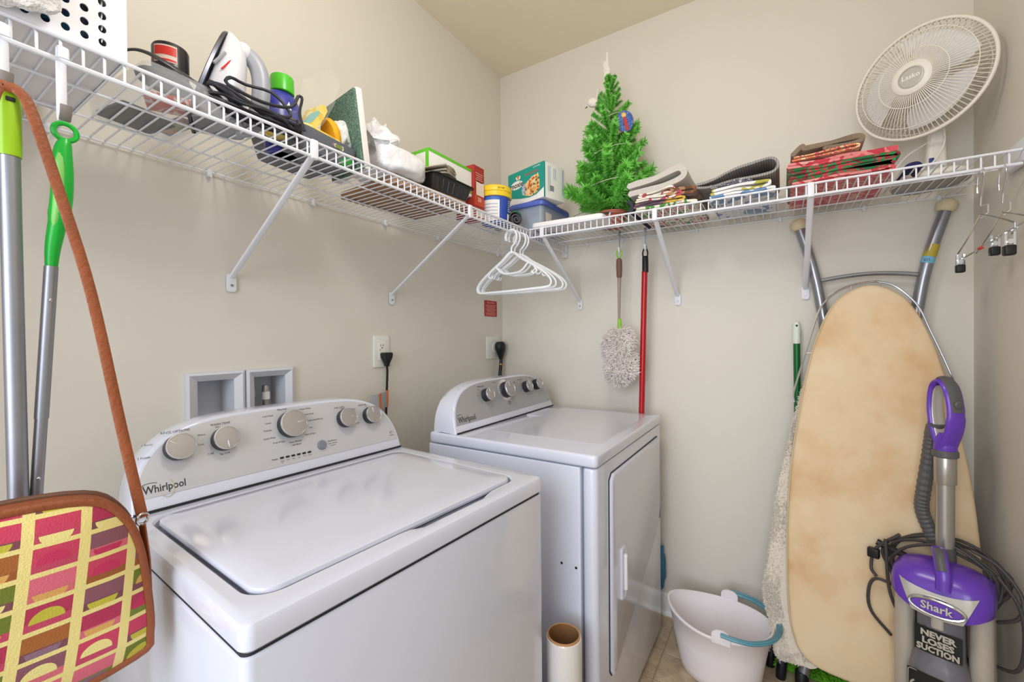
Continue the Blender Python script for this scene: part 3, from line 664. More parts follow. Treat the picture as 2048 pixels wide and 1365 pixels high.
# grey bin with cleaning packs
GB = mat('grey_bin_plastic', '6D7077', .45, var=.05)
t = thing('grey_bin', 'small dark grey open bin holding yellow cleaning packs', 'bin', (-1.345, -.262, SH), 8)
obj('body', M().loft([[(x, y, z) for x, y in rrect(.185*s, .20*s, .018, 4)] for z, s in ((0, .88), (.003, .9), (.05, 1.0), (.05, .975), (.006, .87))]), GB, t)
YEL = printed('yellow_pack_print', ['F0CE3A', 'F3D95C', 'E8C22E', 'F4E08E'], 12, .4, bump=.1)
t = thing('sponge_pack', 'yellow curved cleaning pad in a clear wrapper', 'cleaning pad', (-1.40, -.315, SH+.012), 6)
P = [(-.075, .022), (-.045, .020), (-.015, .028), (.015, .052), (.04, .085), (.058, .12)]
obj('pad', M().ribbon([(p.x, p.y) for p in smooth_path([(a, b, 0) for a, b in P], 4)], .020, -.03, .03, 3, axis='y'), YEL, t)
obj('printed_band', M().ribbon([(p.x, p.y+.016) for p in smooth_path([(a, b, 0) for a, b in P[:5]], 4)], .006, -.031, .0, 3, axis='y'), mat('teal_print', '7FC4BE', .4, var=.15), t)
obj('wrapper', M().ribbon([(p.x*1.05, p.y*1.22+.012) for p in smooth_path([(a, b, 0) for a, b in P+[(.07, .158)]], 4)], .05, -.040, .036, 4, .002, axis='y'), film('wrapper_film', 'F4F1E6', .09, .1), t, 60)
t = thing('yellow_box', 'yellow cleaning-cloth packet low in the grey bin', 'packet', (-1.345, -.27, SH+.008), 8)
obj('packet', M().rbox((-.02, -.02, .03), (.12, .13, .045), .006, .01).lump(.004, 30, 3), YEL, t)
obj('printed_mark', M().rbox((.02, -.088, .034), (.035, .004, .02), .001).lump(.003, 30, 3), printed('pack_small_print', ['D9622E', '2F74B8', 'F4EBD8', '7A8A3A'], 60, .4), t)
t = thing('scrub_brush', 'round yellow scrubber head standing in the grey bin', 'brush', (-1.305, -.315, SH+.012), 0)
obj('head', M().lathe([(.0, -.012), (.030, -.010), (.034, 0), (.030, .010), (0, .012)], 24, cap0=False, cap1=False).tf(T((0, 0, .068)) @ RY(72) @ Matrix.Diagonal((1.3, .9, 1, 1))), mat('yellow_foam', 'E9AE1F', .8, var=.12, vscale=60, bump=.5), t)
obj('grip', M().tube([(.0, 0, .0), (.004, 0, .03), (.008, 0, .05)], .010, 10), PAPERW, t)
t = thing('white_rag', 'crumpled white cloth stuffed beside the green scouring pad', 'cloth', (-1.268, -.30, SH+.01), 0)
obj('cloth', M().ball((0, 0, .06), .05, 24, 16, (.55, .7, 1.35)).lump(.022, 26, 8).lump(.006, 70, 2), mat('white_cotton', 'EDEEEC', .9, var=.05, bump=.4, bscale=300), t)
obj('green_tab', M().rbox((-.01, -.045, .012), (.045, .006, .03), .002).tf(RY(-25)), mat('leaf_green_plastic', '2E8F3A', .4), t)
# scouring pad panel
k = NT('green_speckled_pad'); k.set(Base_Color=k.ramp(k.noise(220, 3, .7), [(.35, '3C5A4E'), (.52, '5B7A6A'), (.7, '93A98F')]), Roughness=.9); k.bump(k.noise(300, 2), .7, .004)
t = thing('scouring_pad', 'tall green scouring panel with white backing standing on edge', 'scouring pad', (-1.224, -.285, SH), -8)
obj('green_face', M().rbox((-.006, 0, .108), (.008, .17, .212), .001, .001, 1).tf(RY(-7)), k.m, t)
obj('backing', M().rbox((.008, 0, .11), (.019, .172, .218), .003, .003).tf(RY(-7)), mat('off_white_foam', 'E4DDD6', .85, var=.03), t)
# plastic bags
t = thing('plastic_bag_bundle', 'bundle of folded white plastic bags beside the green box', 'bag bundle', (-1.10, -.285, SH+.0255))
PB = mat('translucent_white_bag', 'E9E8EA', .3, var=.05, vscale=30, bump=1.0, bscale=38)
obj('folded_stack', M().sell((.02, 0, .044), (.185, .20, .086), .5).lump(.014, 20, 4).lump(.006, 55, 9), PB, t, 60)
obj('loose_bag', M().ball((-.045, -.01, .095), .058, 32, 22, (1.0, 1.2, .75)).lump(.030, 22, 6).lump(.014, 55, 2), PB, t, 60)
# flat cardboard, baking tray, cloth, wrap box
t = thing('cardboard_sheet', 'flat brown cardboard box lying under the black tray', 'cardboard', (-.955, -.232, SH), -3)
obj('board', M().rbox((0, 0, .012), (.33, .27, .024), .002, .003, 1), BROWN_CARD, t)
obj('flap_line', M().box((0, 0, .0245), (.32, .004, .001)), mat('brown_tape', '8D6A4E', .5), t)
t = thing('black_tray', 'black plastic food tray with fluted sides on the cardboard', 'tray', (-.862, -.305, SH+.0245), 0)
BT = mat('black_tray_plastic', '2B2A2B', .22, var=.15)
L = []
for z, w_, d_ in ((0, .175, .115), (.004, .18, .12), (.045, .205, .145), (.052, .21, .15), (.053, .225, .165), (.056, .225, .165), (.055, .20, .14), (.006, .17, .11)):
    L.append([(x, y, z) for x, y in rrect(w_, d_, .022, 6)])
obj('body', M().loft(L), BT, t, 30)
for i in range(7): obj('flute', M().cyl((-.075+.025*i, -.0595, .008), (-.083+.0277*i, -.0715, .045), .004, n=8), BT, t)
t = thing('beige_rag', 'crumpled beige cloth on the black tray', 'cloth', (-.895, -.315, SH+.080))
BC = mat('beige_cloth', 'B5AC9C', .95, var=.12, vscale=30, bump=.4, bscale=260)
for i, (a, b, e) in enumerate(((0, .006, .14), (.004, .018, .12), (-.006, .030, .10))):
    obj('fold', M().ribbon([(p.x, p.y) for p in smooth_path([(-.05+a, b, 0), (-.02, b+.006, 0), (.03, b+.004, 0), (.052, b+.010, 0), (.03, b+.016, 0), (-.02, b+.012, 0)], 4)], .006, -.06, -.06+e, 6, .003, axis='y', seed=i).tf(RZ(20)), BC, t, 60)
t = thing('wrap_box', 'long white and lime-green kitchen-wrap box behind the tray', 'box', (-.780, -.268, SH+.081), 0)
LIME = mat('lime_green_card', '67C62C', .5, var=.03)
carton(t, 'body', (0, 0, .052), (.30, .10, .104), PAPERW)
obj('end_flap', M().rbox((-.1505, 0, .052), (.003, .1015, .106), .0006, .0006, 1), LIME, t)
for z in (.101, .014): obj('edge_band', M().rbox((0, -.0505, z), (.301, .002, .010 if z > .05 else .006), .0004, .0004, 1), LIME, t)
obj('edge_band', M().rbox((.1475, -.0505, .052), (.006, .002, .10), .0004, .0004, 1), LIME, t)
obj('yellow_strip', M().rbox((.01, -.0508, .024), (.27, .002, .010), .0004, .0004, 1), mat('yellow_strip', 'EBD04A', .5), t)
obj('barcode_patch', M().box((-.1525, -.015, .055), (.001, .045, .075)), PAPERW, t)
for i in range(6): obj('barcode_bar', M().box((-.1532, -.015, .04+.005*i), (.0006, .026, .0022)), PRINT, t)
# red box
t = thing('red_box', 'narrow red food carton with white print behind the tray', 'box', (-.655, -.285, SH))
REDB = mat('brick_red_card', 'A8342A', .5, var=.04); carton(t, 'body', (0, 0, .104), (.068, .09, .208), REDB)
obj('white_panel', M().box((.006, -.0455, .120), (.05, .001, .055)), mat('pale_print', 'EADBD3', .5), t)
for i in range(5): obj('print_line', M().box((.0, -.0456, .178-.008*i), (.05-.007*(i % 3), .0008, .003)), mat('pink_print', 'D79A8E', .5), t)
obj('orange_panel', M().box((.0, -.0457, .07), (.062, .001, .038)), mat('orange_red_print', 'CC4A2C', .5), t)
text('printed_text', '33', .022, PAPERW, t, frame((.0, -.0465, .075), (1, 0, 0), (0, 0, 1), (0, -1, 0)))
obj('lower_panel', M().box((.004, -.0456, .024), (.05, .001, .03)), mat('pale_print'), t)
# tub
t = thing('detergent_tub', 'blue tub with a yellow lid standing at the shelf corner', 'tub', (-.545, -.330, SH))
TB = mat('royal_blue_plastic', '3552B4', .3, var=.04); TY = mat('yellow_lid', 'F1CF32', .35, var=.03)
obj('body', M().lathe([(.052, 0), (.056, .003), (.064, .10), (.065, .112)], 36), TB, t)
obj('rim_band', M().lathe([(.068, .104), (.070, .106), (.0705, .122), (.068, .124)], 36), TY, t)
obj('lid', M().lathe([(.069, .124), (.071, .126), (.071, .142), (.068, .147), (.0, .148)], 36), TY, t)
def arc(t, n, m, a0, a1, z0, z1, rr_=(.0567, .0645)):
    obj(n, M().grid(lambda u, v: ((rr_[0]+(rr_[1]-rr_[0])*((z0+(z1-z0)*v)/.112)+.0006)*math.cos(R(a0+(a1-a0)*u)), (rr_[0]+(rr_[1]-rr_[0])*((z0+(z1-z0)*v)/.112)+.0006)*math.sin(R(a0+(a1-a0)*u)), z0+(z1-z0)*v), 14, 2), m, t)
arc(t, 'white_label', PAPERW, 150, 232, .006, .088); arc(t, 'label_band', mat('mid_blue_print', '3D6CC4', .4), 150, 232, .088, .100)
for i in range(5): arc(t, 'label_line', mat('label_grey_print', 'A9B6CC', .5), 160, 224, .018+.013*i, .021+.013*i, (.0572, .0650))
arc(t, 'info_panel', mat('navy_print', '2A3E8C', .4), 268, 300, .012, .098); arc(t, 'barcode_patch', PAPERW, 270, 286, .010, .038, (.0574, .0652))
for i in range(6): arc(t, 'print_line', PAPERW, 271, 292-3*(i % 3), .048+.008*i, .0505+.008*i, (.0574, .0652))
for i in range(11):
    q = R(236+1.2*abs(i-5)); rr2 = .0585+.0007*i
    obj('printed_dot', M().ball((rr2*math.cos(q), rr2*math.sin(q), .014+.0072*i), .0014, 6, 4), mat('sky_print', '7FB4E4', .4), t)
text('printed_text', '8217387', .008, PRINT, t, frame((.0712*math.cos(R(236)), .0712*math.sin(R(236)), .134), (-math.sin(R(236)), math.cos(R(236)), 0), (0, 0, 1), (math.cos(R(236)), math.sin(R(236)), 0)))
# lidded bin and snack box on it
t = thing('lidded_bin', 'clear storage box with a blue lid in the shelf corner', 'storage box', (-.262, -.390, SH), -2)
obj('body', M().loft([[(x, y, z) for x, y in rrect(.24*s, .165*s, .018, 5)] for z, s in ((0, .86), (.004, .88), (.112, 1.0), (.112, .98), (.008, .86))]), CLEARB, t)
obj('lid', M().loft([[(x, y, z) for x, y in rrect(.262-2*q, .186-2*q, .022, 5)] for z, q in ((.104, 0), (.106, -.001), (.120, 0), (.126, .004), (.127, .012))]), mat('periwinkle_lid', '5468BE', .35, var=.03), t)
obj('contents', M().rbox((0, 0, .04), (.18, .11, .06), .01, .02).lump(.006, 25, 2), mat('grey_contents', '8E93A0', .8, var=.2), t)
obj('paper_label', M().box((-.06, -.0805, .055), (.05, .001, .05)), mat('pale_print'), t)
t = thing('snack_box', 'teal and white snack carton on the blue storage-box lid', 'box', (-.312, -.398, SH+.1285), -16)
TEAL = mat('teal_card', '12988B', .45, var=.03); bw, bd, bh = .135, .228, .152
carton(t, 'body', (0, 0, bh/2), (bw, bd, bh), PAPERW)
FL_ = frame((-bw/2-.0004, 0, 0), (0, -1, 0), (0, 0, 1), (-1, 0, 0))
obj('teal_face', M().loft([[FL_ @ Vector((x, y, d)) for x, y in ((-bd/2, .045), (-.03, .026), (.03, .018), (.07, .022), (bd/2, .042), (bd/2, bh), (-bd/2, bh))] for d in (0, .0006)]), TEAL, t)
obj('teal_edge', M().box((-bw/2+.004, -bd/2-.0004, bh/2), (.008, .0008, bh)), TEAL, t)
k = NT('granola_photo_print'); x = k.n('ShaderNodeTexVoronoi'); k.l(k.co(), x.inputs['Vector']); x.inputs['Scale'].default_value = 120; y = k.n('ShaderNodeSeparateColor'); k.l(x.outputs['Color'], y.inputs[0])
k.set(Base_Color=k.ramp(y.outputs[0], [(0, 'D9A55A'), (.3, 'E9C27E'), (.55, 'C9572F'), (.72, 'EBD3A4'), (.88, '6E5230')], True), Roughness=.5)
obj('granola_picture', M().loft([[FL_ @ Vector((.045+x_, .066+y_, d)) for x_, y_ in ((-.045, -.035), (-.01, -.044), (.03, -.036), (.046, -.022), (.044, .02), (.036, .046), (.0, .040), (-.02, .03), (-.044, .02))] for d in (.0006, .0012)]), k.m, t)
obj('berry_picture', M().loft([[FL_ @ Vector((-.006+.017*math.cos(a), .06+.026*math.sin(a), d)) for a in [2*PI*i/12 for i in range(12)]] for d in (.0006, .0010)]), printed('berry_print', ['8FA8C8', 'D7DDE4', '6F87A8'], 90, .5), t)
obj('logo_patch', M().loft([[FL_ @ Vector((-.055+.042*math.cos(a), .092+.019*math.sin(a), d)) for a in [2*PI*i/16 for i in range(16)]] for d in (.0006, .0010)]), PAPERW, t)
for a in (-35, -12, 12, 35): obj('logo_leaf', M().ball((0, .016, 0), .010, 10, 6, (.42, 1, .05)).tf(FL_ @ T((-.045, .108, .0012)) @ RZ(-a)), PAPERW if abs(a) > 20 else mat('leaf_orange_print', 'D98B3A', .5), t)
text('printed_text', 'moxie', .034, PRINT, t, FL_ @ T((-.055, .092, .0012)), bold=.0008)
text('printed_text', 'Sweet & Salty', .015, RL, t, FL_ @ T((.04, .123, .0010)), shear=.2)
text('printed_text', 'GLUTEN FREE', .007, PAPERW, t, FL_ @ T((.072, .142, .0010)))
FR_ = frame((0, -bd/2-.0008, 0), (1, 0, 0), (0, 0, 1), (0, -1, 0)); GREYP = mat('label_grey_print')
for x in (-.040, -.030, -.005, .005, .05, .056): obj('print_column', M().box((0, 0, 0), (.004, .11 if abs(x) > .02 else .05, .0004)).tf(FR_ @ T((x, .085 if abs(x) > .02 else .11, 0))), GREYP, t)
for i in range(6): obj('barcode_bar', M().box((0, 0, 0), (.026, .002, .0004)).tf(FR_ @ T((-.018, .035+.004*i, 0))), PRINT, t)
# rolled cloth
t = thing('rolled_cloth', 'grey rolled-up cloth at the inside corner of the shelves', 'cloth', (-.452, -.340, SH+.034), -112)
GC = mat('dark_grey_cloth', '66666B', .95, var=.15, vscale=40, bump=.5, bscale=250)
sp = [((.005+.0031*a/1.6)*math.cos(a)*(1+.06*math.sin(3*a)), (.005+.0031*a/1.6)*math.sin(a)*.95) for a in [i*.35 for i in range(46)]]
obj('roll', M().ribbon(sp, .0040, -.085, .055, 8, .0015, axis='x', seed=3), GC, t, 60)
obj('green_hem', M().ribbon([(p[0]*1.03, p[1]*1.03) for p in sp[-8:-3]], .005, .050, .057, 2, axis='x'), mat('leaf_green_cloth', '2F7D5B', .9), t)

# ---------------------------------------------------------------- things on the other shelf
t = thing('white_pad', 'flat white padded sheet on the shelf in front of the tree', 'pad', (-.345, -.585, SH))
obj('sheet', M().rbox((0, 0, .011), (.125, .325, .022), .006, .02).tf(RX(1.2)).lump(.003, 14, 3), mat('white_foam_sheet', 'F3F0F1', .6, var=.02), t)
GW = mat('green_wire', '1F4A2A', .5)
t = thing('light_string', 'dark green string of fairy lights trailing from the tree', 'string lights', (-.33, -.585, SH+.020))
P = [(-.02, .16, .006), (.0, .12, .012), (-.01, .08, .008), (.01, .04, .012), (-.01, 0, .010), (.0, -.04, .016), (.01, -.08, .014), (.0, -.12, .02), (.02, -.16, .024)]
obj('wire', M().tube(smooth_path(P), .0022, 6), GW, t); obj('wire', M().tube(smooth_path([(a+.005, b, c_+.004*math.sin(b*90)) for a, b, c_ in P]), .002, 6), GW, t)
obj('wire', M().tube(smooth_path([(0, .02, .012), (.0, -.02, .03), (.0, -.07, .036), (.01, -.13, .02)]), .001, 5), GW, t)
for i, (a, b, c_) in enumerate(P[::2]): obj('bulb', M().lathe([(.003, 0), (.005, .006), (.004, .016), (0, .02)], 10).tf(T((a, b, c_)) @ RX(70+30*i)), film('clear_bulb', 'E6E2F0', .6), t)
obj('tag', M().box((-.012, .165, .012), (.012, .02, .014)), PAPERW, t)

# tabletop tree
TX, TY_ = -.225, -.722
tree = thing('tabletop_tree', 'small artificial green christmas tree in a terracotta pot', 'tree', (TX, TY_, SH))
obj('pot', M().lathe([(.046, 0), (.052, .003), (.060, .045), (.066, .047), (.067, .062), (.062, .064), (.058, .058), (.0, .056)], 32), mat('terracotta', 'A65F4A', .7, var=.06, vscale=40), tree)
obj('trunk', M().tube([(0, 0, .05), (.004, 0, .3), (0, .002, .64)], [.010, .007, .003], 8), mat('tree_bark', '4B3A28', .9), tree)
k = NT('tinsel_green'); k.set(Base_Color=k.ramp(k.noise(260, 2, .6), [(.33, '349A2A'), (.47, '62CC42'), (.60, 'A2E572'), (.72, '8A7A3C')]), Roughness=.45); NEED = k.m
def branch_mesh(seed):
    rn = random.Random(seed); g = M(); g.tube([(0, 0, 0), (.5, 0, .03), (1, 0, .10)], [.012, .01, .006], 5)
    for i in range(360):
        s = .06+.94*(i/360)**.85; a = rn.uniform(0, 2*PI); p = Vector((s, 0, .03*s+.07*s*s)); d = Vector((rn.uniform(.25, .8), math.cos(a)*.85, math.sin(a)*.85)).normalized()
        ln = .175*rn.uniform(.6, 1.2); q = d.orthogonal().normalized()*.0105
        g.add([p-q, p+q, p+d*ln*.6+q*1.2, p+d*ln, p+d*ln*.6-q*1.2], [(0, 1, 2, 4), (4, 2, 3)])
    return g.mesh('branch', NEED, 60)
BM = [branch_mesh(s) for s in range(4)]
rn = random.Random(11); TH = .655
for tier in range(15):
    z = .085+.535*(tier/14)**.93; rad = .168*(1-(tier/14.8))**.82+.022
    nb = max(4, int(10-tier*.45))
    for i in range(nb):
        o = obj('branch', BM[(tier+i) % 4], None, tree); a = 2*PI*(i+.5*(tier % 2))/nb+rn.uniform(-.2, .2)
        L_ = rad*rn.uniform(.86, 1.12); o.location = (0, 0, z); o.scale = (L_, max(L_, .085)*.95, max(L_, .085)*.95); o.rotation_euler = (0, R(-12-tier*2.4+rn.uniform(-7, 7)), a)
for i in range(5):
    o = obj('branch', BM[i % 4], None, tree); o.location = (0, 0, .60); o.scale = (.05, .07, .07); o.rotation_euler = (0, R(-65), i*1.26)
GLW = mat('white_fairy_wire', 'D8CFC0', .5)
obj('fairy_wire', M().tube(smooth_path([((.172*(1-z/.72))*math.cos(a)*1.02, (.172*(1-z/.72))*math.sin(a)*1.02, z) for z, a in [(.14+.46*i/36, 2.4+.55*i) for i in range(37)]], 3), .0013, 5), GLW, tree)
# ornaments hung on the tree
DOVE = mat('white_felt', 'E9E3D8', .85, var=.06, bump=.3)
t = thing('bird_topper', 'white origami-like bird on the tip of the tree', 'ornament', (TX, TY_+.016, SH+.652))
obj('body', M().loft([[(-.004, -.012, 0), (.008, .0, 0), (-.002, .012, 0)], [(-.006, -.014, .035), (.010, .004, .04), (0, .014, .035)], [(-.002, .004, .075), (.003, .010, .08), (0, .014, .075)]]), DOVE, t, 10)
obj('wing', M().loft([[(-.004, .002, .03), (.004, .004, .03), (0, .012, .035)], [(-.002, .022, .085), (.0, .024, .085), (0, .026, .09)]]), DOVE, t, 10)
obj('wing', M().loft([[(-.004, -.010, .02), (.004, -.006, .02), (0, .004, .03)], [(-.001, -.004, .11), (.0, -.002, .11), (0, .002, .115)]]), DOVE, t, 10)
t = thing('bird_ornament', 'white felt bird ornament on the left of the tree', 'ornament', (TX-.035, TY_+.068, SH+.545))
obj('body', M().ball((0, 0, 0), .026, 16, 10, (.6, 1.1, .75)).tf(RX(25)), DOVE, t); obj('tail', M().loft([[(-.004, -.018, 0), (.004, -.018, 0), (0, -.014, .012)], [(-.002, -.03, .05), (.002, -.03, .05), (0, -.026, .055)]]), DOVE, t, 10)
obj('beak', M().cyl((0, .026, -.010), (0, .038, -.016), .003, .0005, 8), PRINT, t)
t = thing('oval_ornament', 'oval blue ornament with a red robed figure hanging on the tree', 'ornament', (TX-.055, TY_-.078, SH+.415), 0)
FO = frame((0, 0, 0), (.52, -.85, 0), (0, 0, 1), (-.85, -.52, 0))
obj('disc', M().loft([[FO @ Vector((x, y, d)) for x, y in ell(.034, .044, 28)] for d in (-.003, .003)]), printed('blue_enamel', ['2A4C9A', '3B64B4', '6C8CCB', '27407F'], 130, .25, bump=.05), t)
obj('edge_ring', M().tube([FO @ Vector((x, y, 0)) for x, y in ell(.034, .044, 28)], .0025, 6, True), mat('dark_gold', '6E6A52', .4, .5), t)
obj('robe', M().loft([[FO @ Vector((x, y, d)) for x, y in ((-.008, .016), (.002, .018), (.010, -.01), (.016, -.036), (.004, -.038), (-.004, -.01))] for d in (.003, .0042)]), mat('red_enamel', 'C23A34', .3), t)
obj('halo', M().loft([[FO @ Vector((x, y, d)) for x, y in ell(.010, .011, 16, -.005, .025)] for d in (.003, .004)]), mat('gold_enamel', 'E0B545', .3), t)
obj('face', M().loft([[FO @ Vector((x, y, d)) for x, y in ell(.005, .006, 12, -.005, .024)] for d in (.004, .0046)]), mat('pale_enamel', 'E9C6A4', .4), t)

# folded kitchen linens
X0, X1 = -.372, -.085
def linen(name, label, path, th, m, x0=X0, x1=X1, wob=.002, seed=1, cat='linen', k=5):
    t = thing(name, label, cat, ((x0+x1)/2, path[0][0], path[0][1]), 0, 'folded linens on the shelf')
    P = [(p.x-path[0][0], p.y-path[0][1]) for p in smooth_path([(a, b, 0) for a, b in path], k)]
    obj('folded_cloth', M().ribbon(P, th, x0-(x0+x1)/2, x1-(x0+x1)/2, 10, wob, 'x', seed), m, t, 60); return t
Z0 = SH+.0035
FLOR = printed('floral_print', ['EFE6D8', 'EFE6D8', 'C24A56', 'EFE6D8', '5F8A4E', 'EDE0CC'], 11); FLOR2 = printed('fruit_print', ['EDE7D5', '4F8F3E', 'EDE7D5', 'C8404A', 'F1EBDD', '6A4A62'], 11)
STRIPE = printed('dark_fruit_print', ['5A3E52', '8A5A66', 'D9B23E', '6A4258', 'E9E0CF'], 10); CREAMT = mat('cream_terry', 'CFC8C0', .95, var=.04, vscale=60, bump=.7, bscale=240, sheen=.4)
def fold(y0, y1, z, th, lift=0.0, tip=.0): # flat cloth folded once: lower leg, bend at y1 (right), upper leg
    s = -1
    return [(y0, z+th*.5), ((y0+y1)/2, z+th*.5), (y1+.012, z+th*.55), (y1, z+th*1.05+lift*.5), (y1+.012, z+th*1.6+lift), ((y0+y1)/2, z+th*1.6+lift*.6), (y0-.004, z+th*1.6+tip)]
linen('tea_towel', 'green and red printed tea towel at the bottom of the linen pile', fold(-.868, -1.085, Z0, .010), .009, FLOR2, seed=2)
linen('tea_towel', 'dark fruit-print tea towel in the middle of the linen pile', fold(-.862, -1.045, Z0+.021, .008, .004), .0075, STRIPE, seed=3)
linen('tea_towel', 'cream tea towel with green rings in the linen pile', fold(-.868, -1.035, Z0+.039, .007, .004), .0065, FLOR, seed=4)
linen('tea_towel', 'white tea towel with red and green swirls under the cream bath mat', fold(-.880, -1.010, Z0+.056, .007, .010, .0), .0065, printed('swirl_print', ['F0E8DA', 'C24A56', 'F0E8DA', 'F0E8DA', '6E9A7A', 'F2ECDF'], 9), seed=5)
linen('waffle_cloth', 'brown checked cloth tucked into the linen pile', [(-.985, Z0+.052), (-1.02, Z0+.052), (-1.052, Z0+.050), (-1.078, Z0+.046), (-1.082, Z0+.058), (-1.06, Z0+.066), (-1.0, Z0+.066)], .010, printed('brown_check', ['8A5A38', 'B58455', '6E4428', 'C79B6C'], 45, kind='voronoi'), seed=6)
linen('bath_mat', 'thick cream towel folded in a loop on the linen pile', [(-.845, Z0+.078), (-.90, Z0+.080), (-.97, Z0+.088), (-1.030, Z0+.100), (-1.046, Z0+.120), (-1.028, Z0+.141), (-.985, Z0+.133), (-.92, Z0+.118), (-.842, Z0+.108)], .022, CREAMT, seed=7)
linen('dish_cloth', 'dark navy cloth at the edge of the tree pot', [(-.842, Z0+.008), (-.855, Z0+.02), (-.850, Z0+.04), (-.840, Z0+.048)], .012, mat('navy_cloth', '3A3A48', .9, var=.2), seed=8)
# ribbed grey mat and cloths under it
linen('tea_towel', 'blue and white striped tea towel under the grey ribbed mat', fold(-1.128, -1.325, Z0, .009), .008, printed('blue_white_print', ['EDEDEF', '6F93BC', 'EDEDEF', 'D9DFE8'], 8), seed=9)
linen('tea_towel', 'white tea towel with yellow-green leaves under the grey ribbed mat', fold(-1.135, -1.312, Z0+.020, .010, .006), .009, printed('leaf_print', ['EFEDEA', 'EFEDEA', 'B9B34A', 'EFEDEA', 'EFEDEA'], 9), seed=10)
linen('face_cloth', 'dark grey speckled cloth under the grey ribbed mat', fold(-1.130, -1.26, Z0+.046, .006), .0055, printed('grey_speckle', ['4E4F5A', '6B6C78', '43444E', 'C9C9CE'], 120), seed=11)
k = NT('grey_ribbed_mat'); wv = k.n('ShaderNodeTexWave', bands_direction='Y'); k.l(k.co(), wv.inputs[0]); wv.inputs['Scale'].default_value = 42; wv.inputs['Distortion'].default_value = .4
k.set(Base_Color=k.mix(wv.outputs['Fac'], lin('8B8684'), lin('B0AAA7')), Roughness=.9); k.bump(wv.outputs['Fac'], .5, .004)
linen('ribbed_mat', 'grey ribbed mat folded over in a wide open loop', [(-1.085, Z0+.058), (-1.15, Z0+.052), (-1.22, Z0+.060), (-1.29, Z0+.062), (-1.326, Z0+.068), (-1.335, Z0+.090), (-1.318, Z0+.110), (-1.285, Z0+.112), (-1.22, Z0+.098), (-1.15, Z0+.078), (-1.088, Z0+.068)], .008, k.m, seed=12)
# red and green linens
RG = printed('red_green_print', ['B83038', '1E7A3E', 'C23A44', '2A8A48', '8F2630', '1F6A38'], 16); PKR = printed('pink_red_print', ['D8505C', 'E58A86', 'C93A48', 'E9A79A'], 14)
for i, (z, y0, y1, m, lb) in enumerate(((0, -1.372, -1.622, PKR, 'pale red tea towel at the bottom of the red and green pile'), (.020, -1.366, -1.622, RG, 'red and green tea towel second from the bottom of its pile'), (.040, -1.362, -1.632, RG, 'red and green tea towel third from the bottom of its pile'), (.060, -1.362, -1.628, PKR, 'red and pink tea towel topmost of the red and green pile'))):
    linen('tea_towel', lb, fold(y0, y1, Z0+z, .009, .002-.004*(i == 3)), .008, m, seed=20+i)
linen('placemat', 'orange-red patterned cloth folded under the brown towel', [(-1.375, Z0+.086), (-1.45, Z0+.090), (-1.53, Z0+.090), (-1.545, Z0+.097), (-1.52, Z0+.102), (-1.44, Z0+.099), (-1.38, Z0+.095)], .005, printed('orange_red_print2', ['E07A4A', 'E9B07A', 'D8505C', 'E9D09A'], 40), seed=25)
BRT = mat('brown_terry', '8F7C66', .95, var=.12, vscale=70, bump=.9, bscale=240, sheen=.4)
linen('hand_towel', 'brown terry towel rolled on top of the red and green linens', [(-1.375, Z0+.113), (-1.40, Z0+.132), (-1.41, Z0+.124), (-1.45, Z0+.128), (-1.50, Z0+.134), (-1.545, Z0+.134), (-1.555, Z0+.124), (-1.54, Z0+.117), (-1.46, Z0+.115)], .014, BRT, x0=-.35, seed=26, wob=.004)
linen('dish_cloth', 'dark blue cloth beside the fan base', [(-1.648, Z0+.006), (-1.66, Z0+.018), (-1.68, Z0+.020), (-1.69, Z0+.010)], .010, mat('dark_blue_cloth', '2B2B5A', .9), x0=-.34, x1=-.26, seed=27)

# ---------------------------------------------------------------- table fan on the shelf
t = thing('table_fan', 'white table fan on an oval base at the shelf end', 'fan', (-.165, -1.742, SH), 0)
FANW = mat('warm_white_plastic', 'E6E1D8', .35, var=.02); FGW = mat('cream_grille_wire', 'E9E2D6', .4, var=.02); FG = mat('fan_base_underside', 'A9A5A0', .6)
FC = Vector((-.205, -1.712, 2.066))-Vector((-.165, -1.742, SH)); FN = Vector((-.858, .510, -.035)).normalized()
fxv = Vector((0, 0, 1)).cross(FN).normalized(); fyv = FN.cross(fxv); FF = frame(FC, fxv, fyv, FN)
RF = .168
obj('base', M().loft([[(x, y, z) for x, y in ell(.108*s, .088*s, 36)] for z, s in ((0.004, .93), (.007, .98), (.012, 1.0), (.018, .98), (.026, .9), (.034, .55), (.038, .3))], False).tf(RZ(30)), FANW, t, 50)
obj('base_underside', M().loft([[(x, y, z) for x, y in ell(.102*s, .083*s, 36)] for z, s in ((0, .99), (.005, 1.0))]).tf(RZ(30)), FG, t)
colp = [(.035, -.020, .03), (.038, -.022, .10), (.040, -.024, .17), (.040, -.026, .22)]
obj('column', M().loft([[(x+px, y+py, z) for px, py in rrect(w_, d_, .012, 5)] for (x, y, z), w_, d_ in zip(colp, (.055, .048, .042, .038), (.055, .048, .042, .038))]), FANW, t)
pn = obj('control_plate', M().lathe([(.034, 0), (.034, .01), (.030, .016), (.01, .018)], 24).tf(T((.0, -.005, .036))), mat('grey_fan_plate', 'B9BCC2', .4), t)
obj('speed_button', M().rbox((-.006, -.004, .074), (.006, .012, .020), .002), mat('deep_blue_button', '2B3C86', .4), t)
bk = Vector((.040, -.030, .26)); hd_c = FC-FN*.075
obj('neck', M().cyl(Vector((.040, -.026, .20)), hd_c-FN*.03+Vector((0, 0, -.02)), .022, .026, 16), FANW, t)
obj('motor_housing', M().lathe([(.02, -.075), (.045, -.068), (.056, -.045), (.058, -.010), (.052, .0)], 28).tf(FF @ T((0, 0, -.035))), FANW, t, 50)
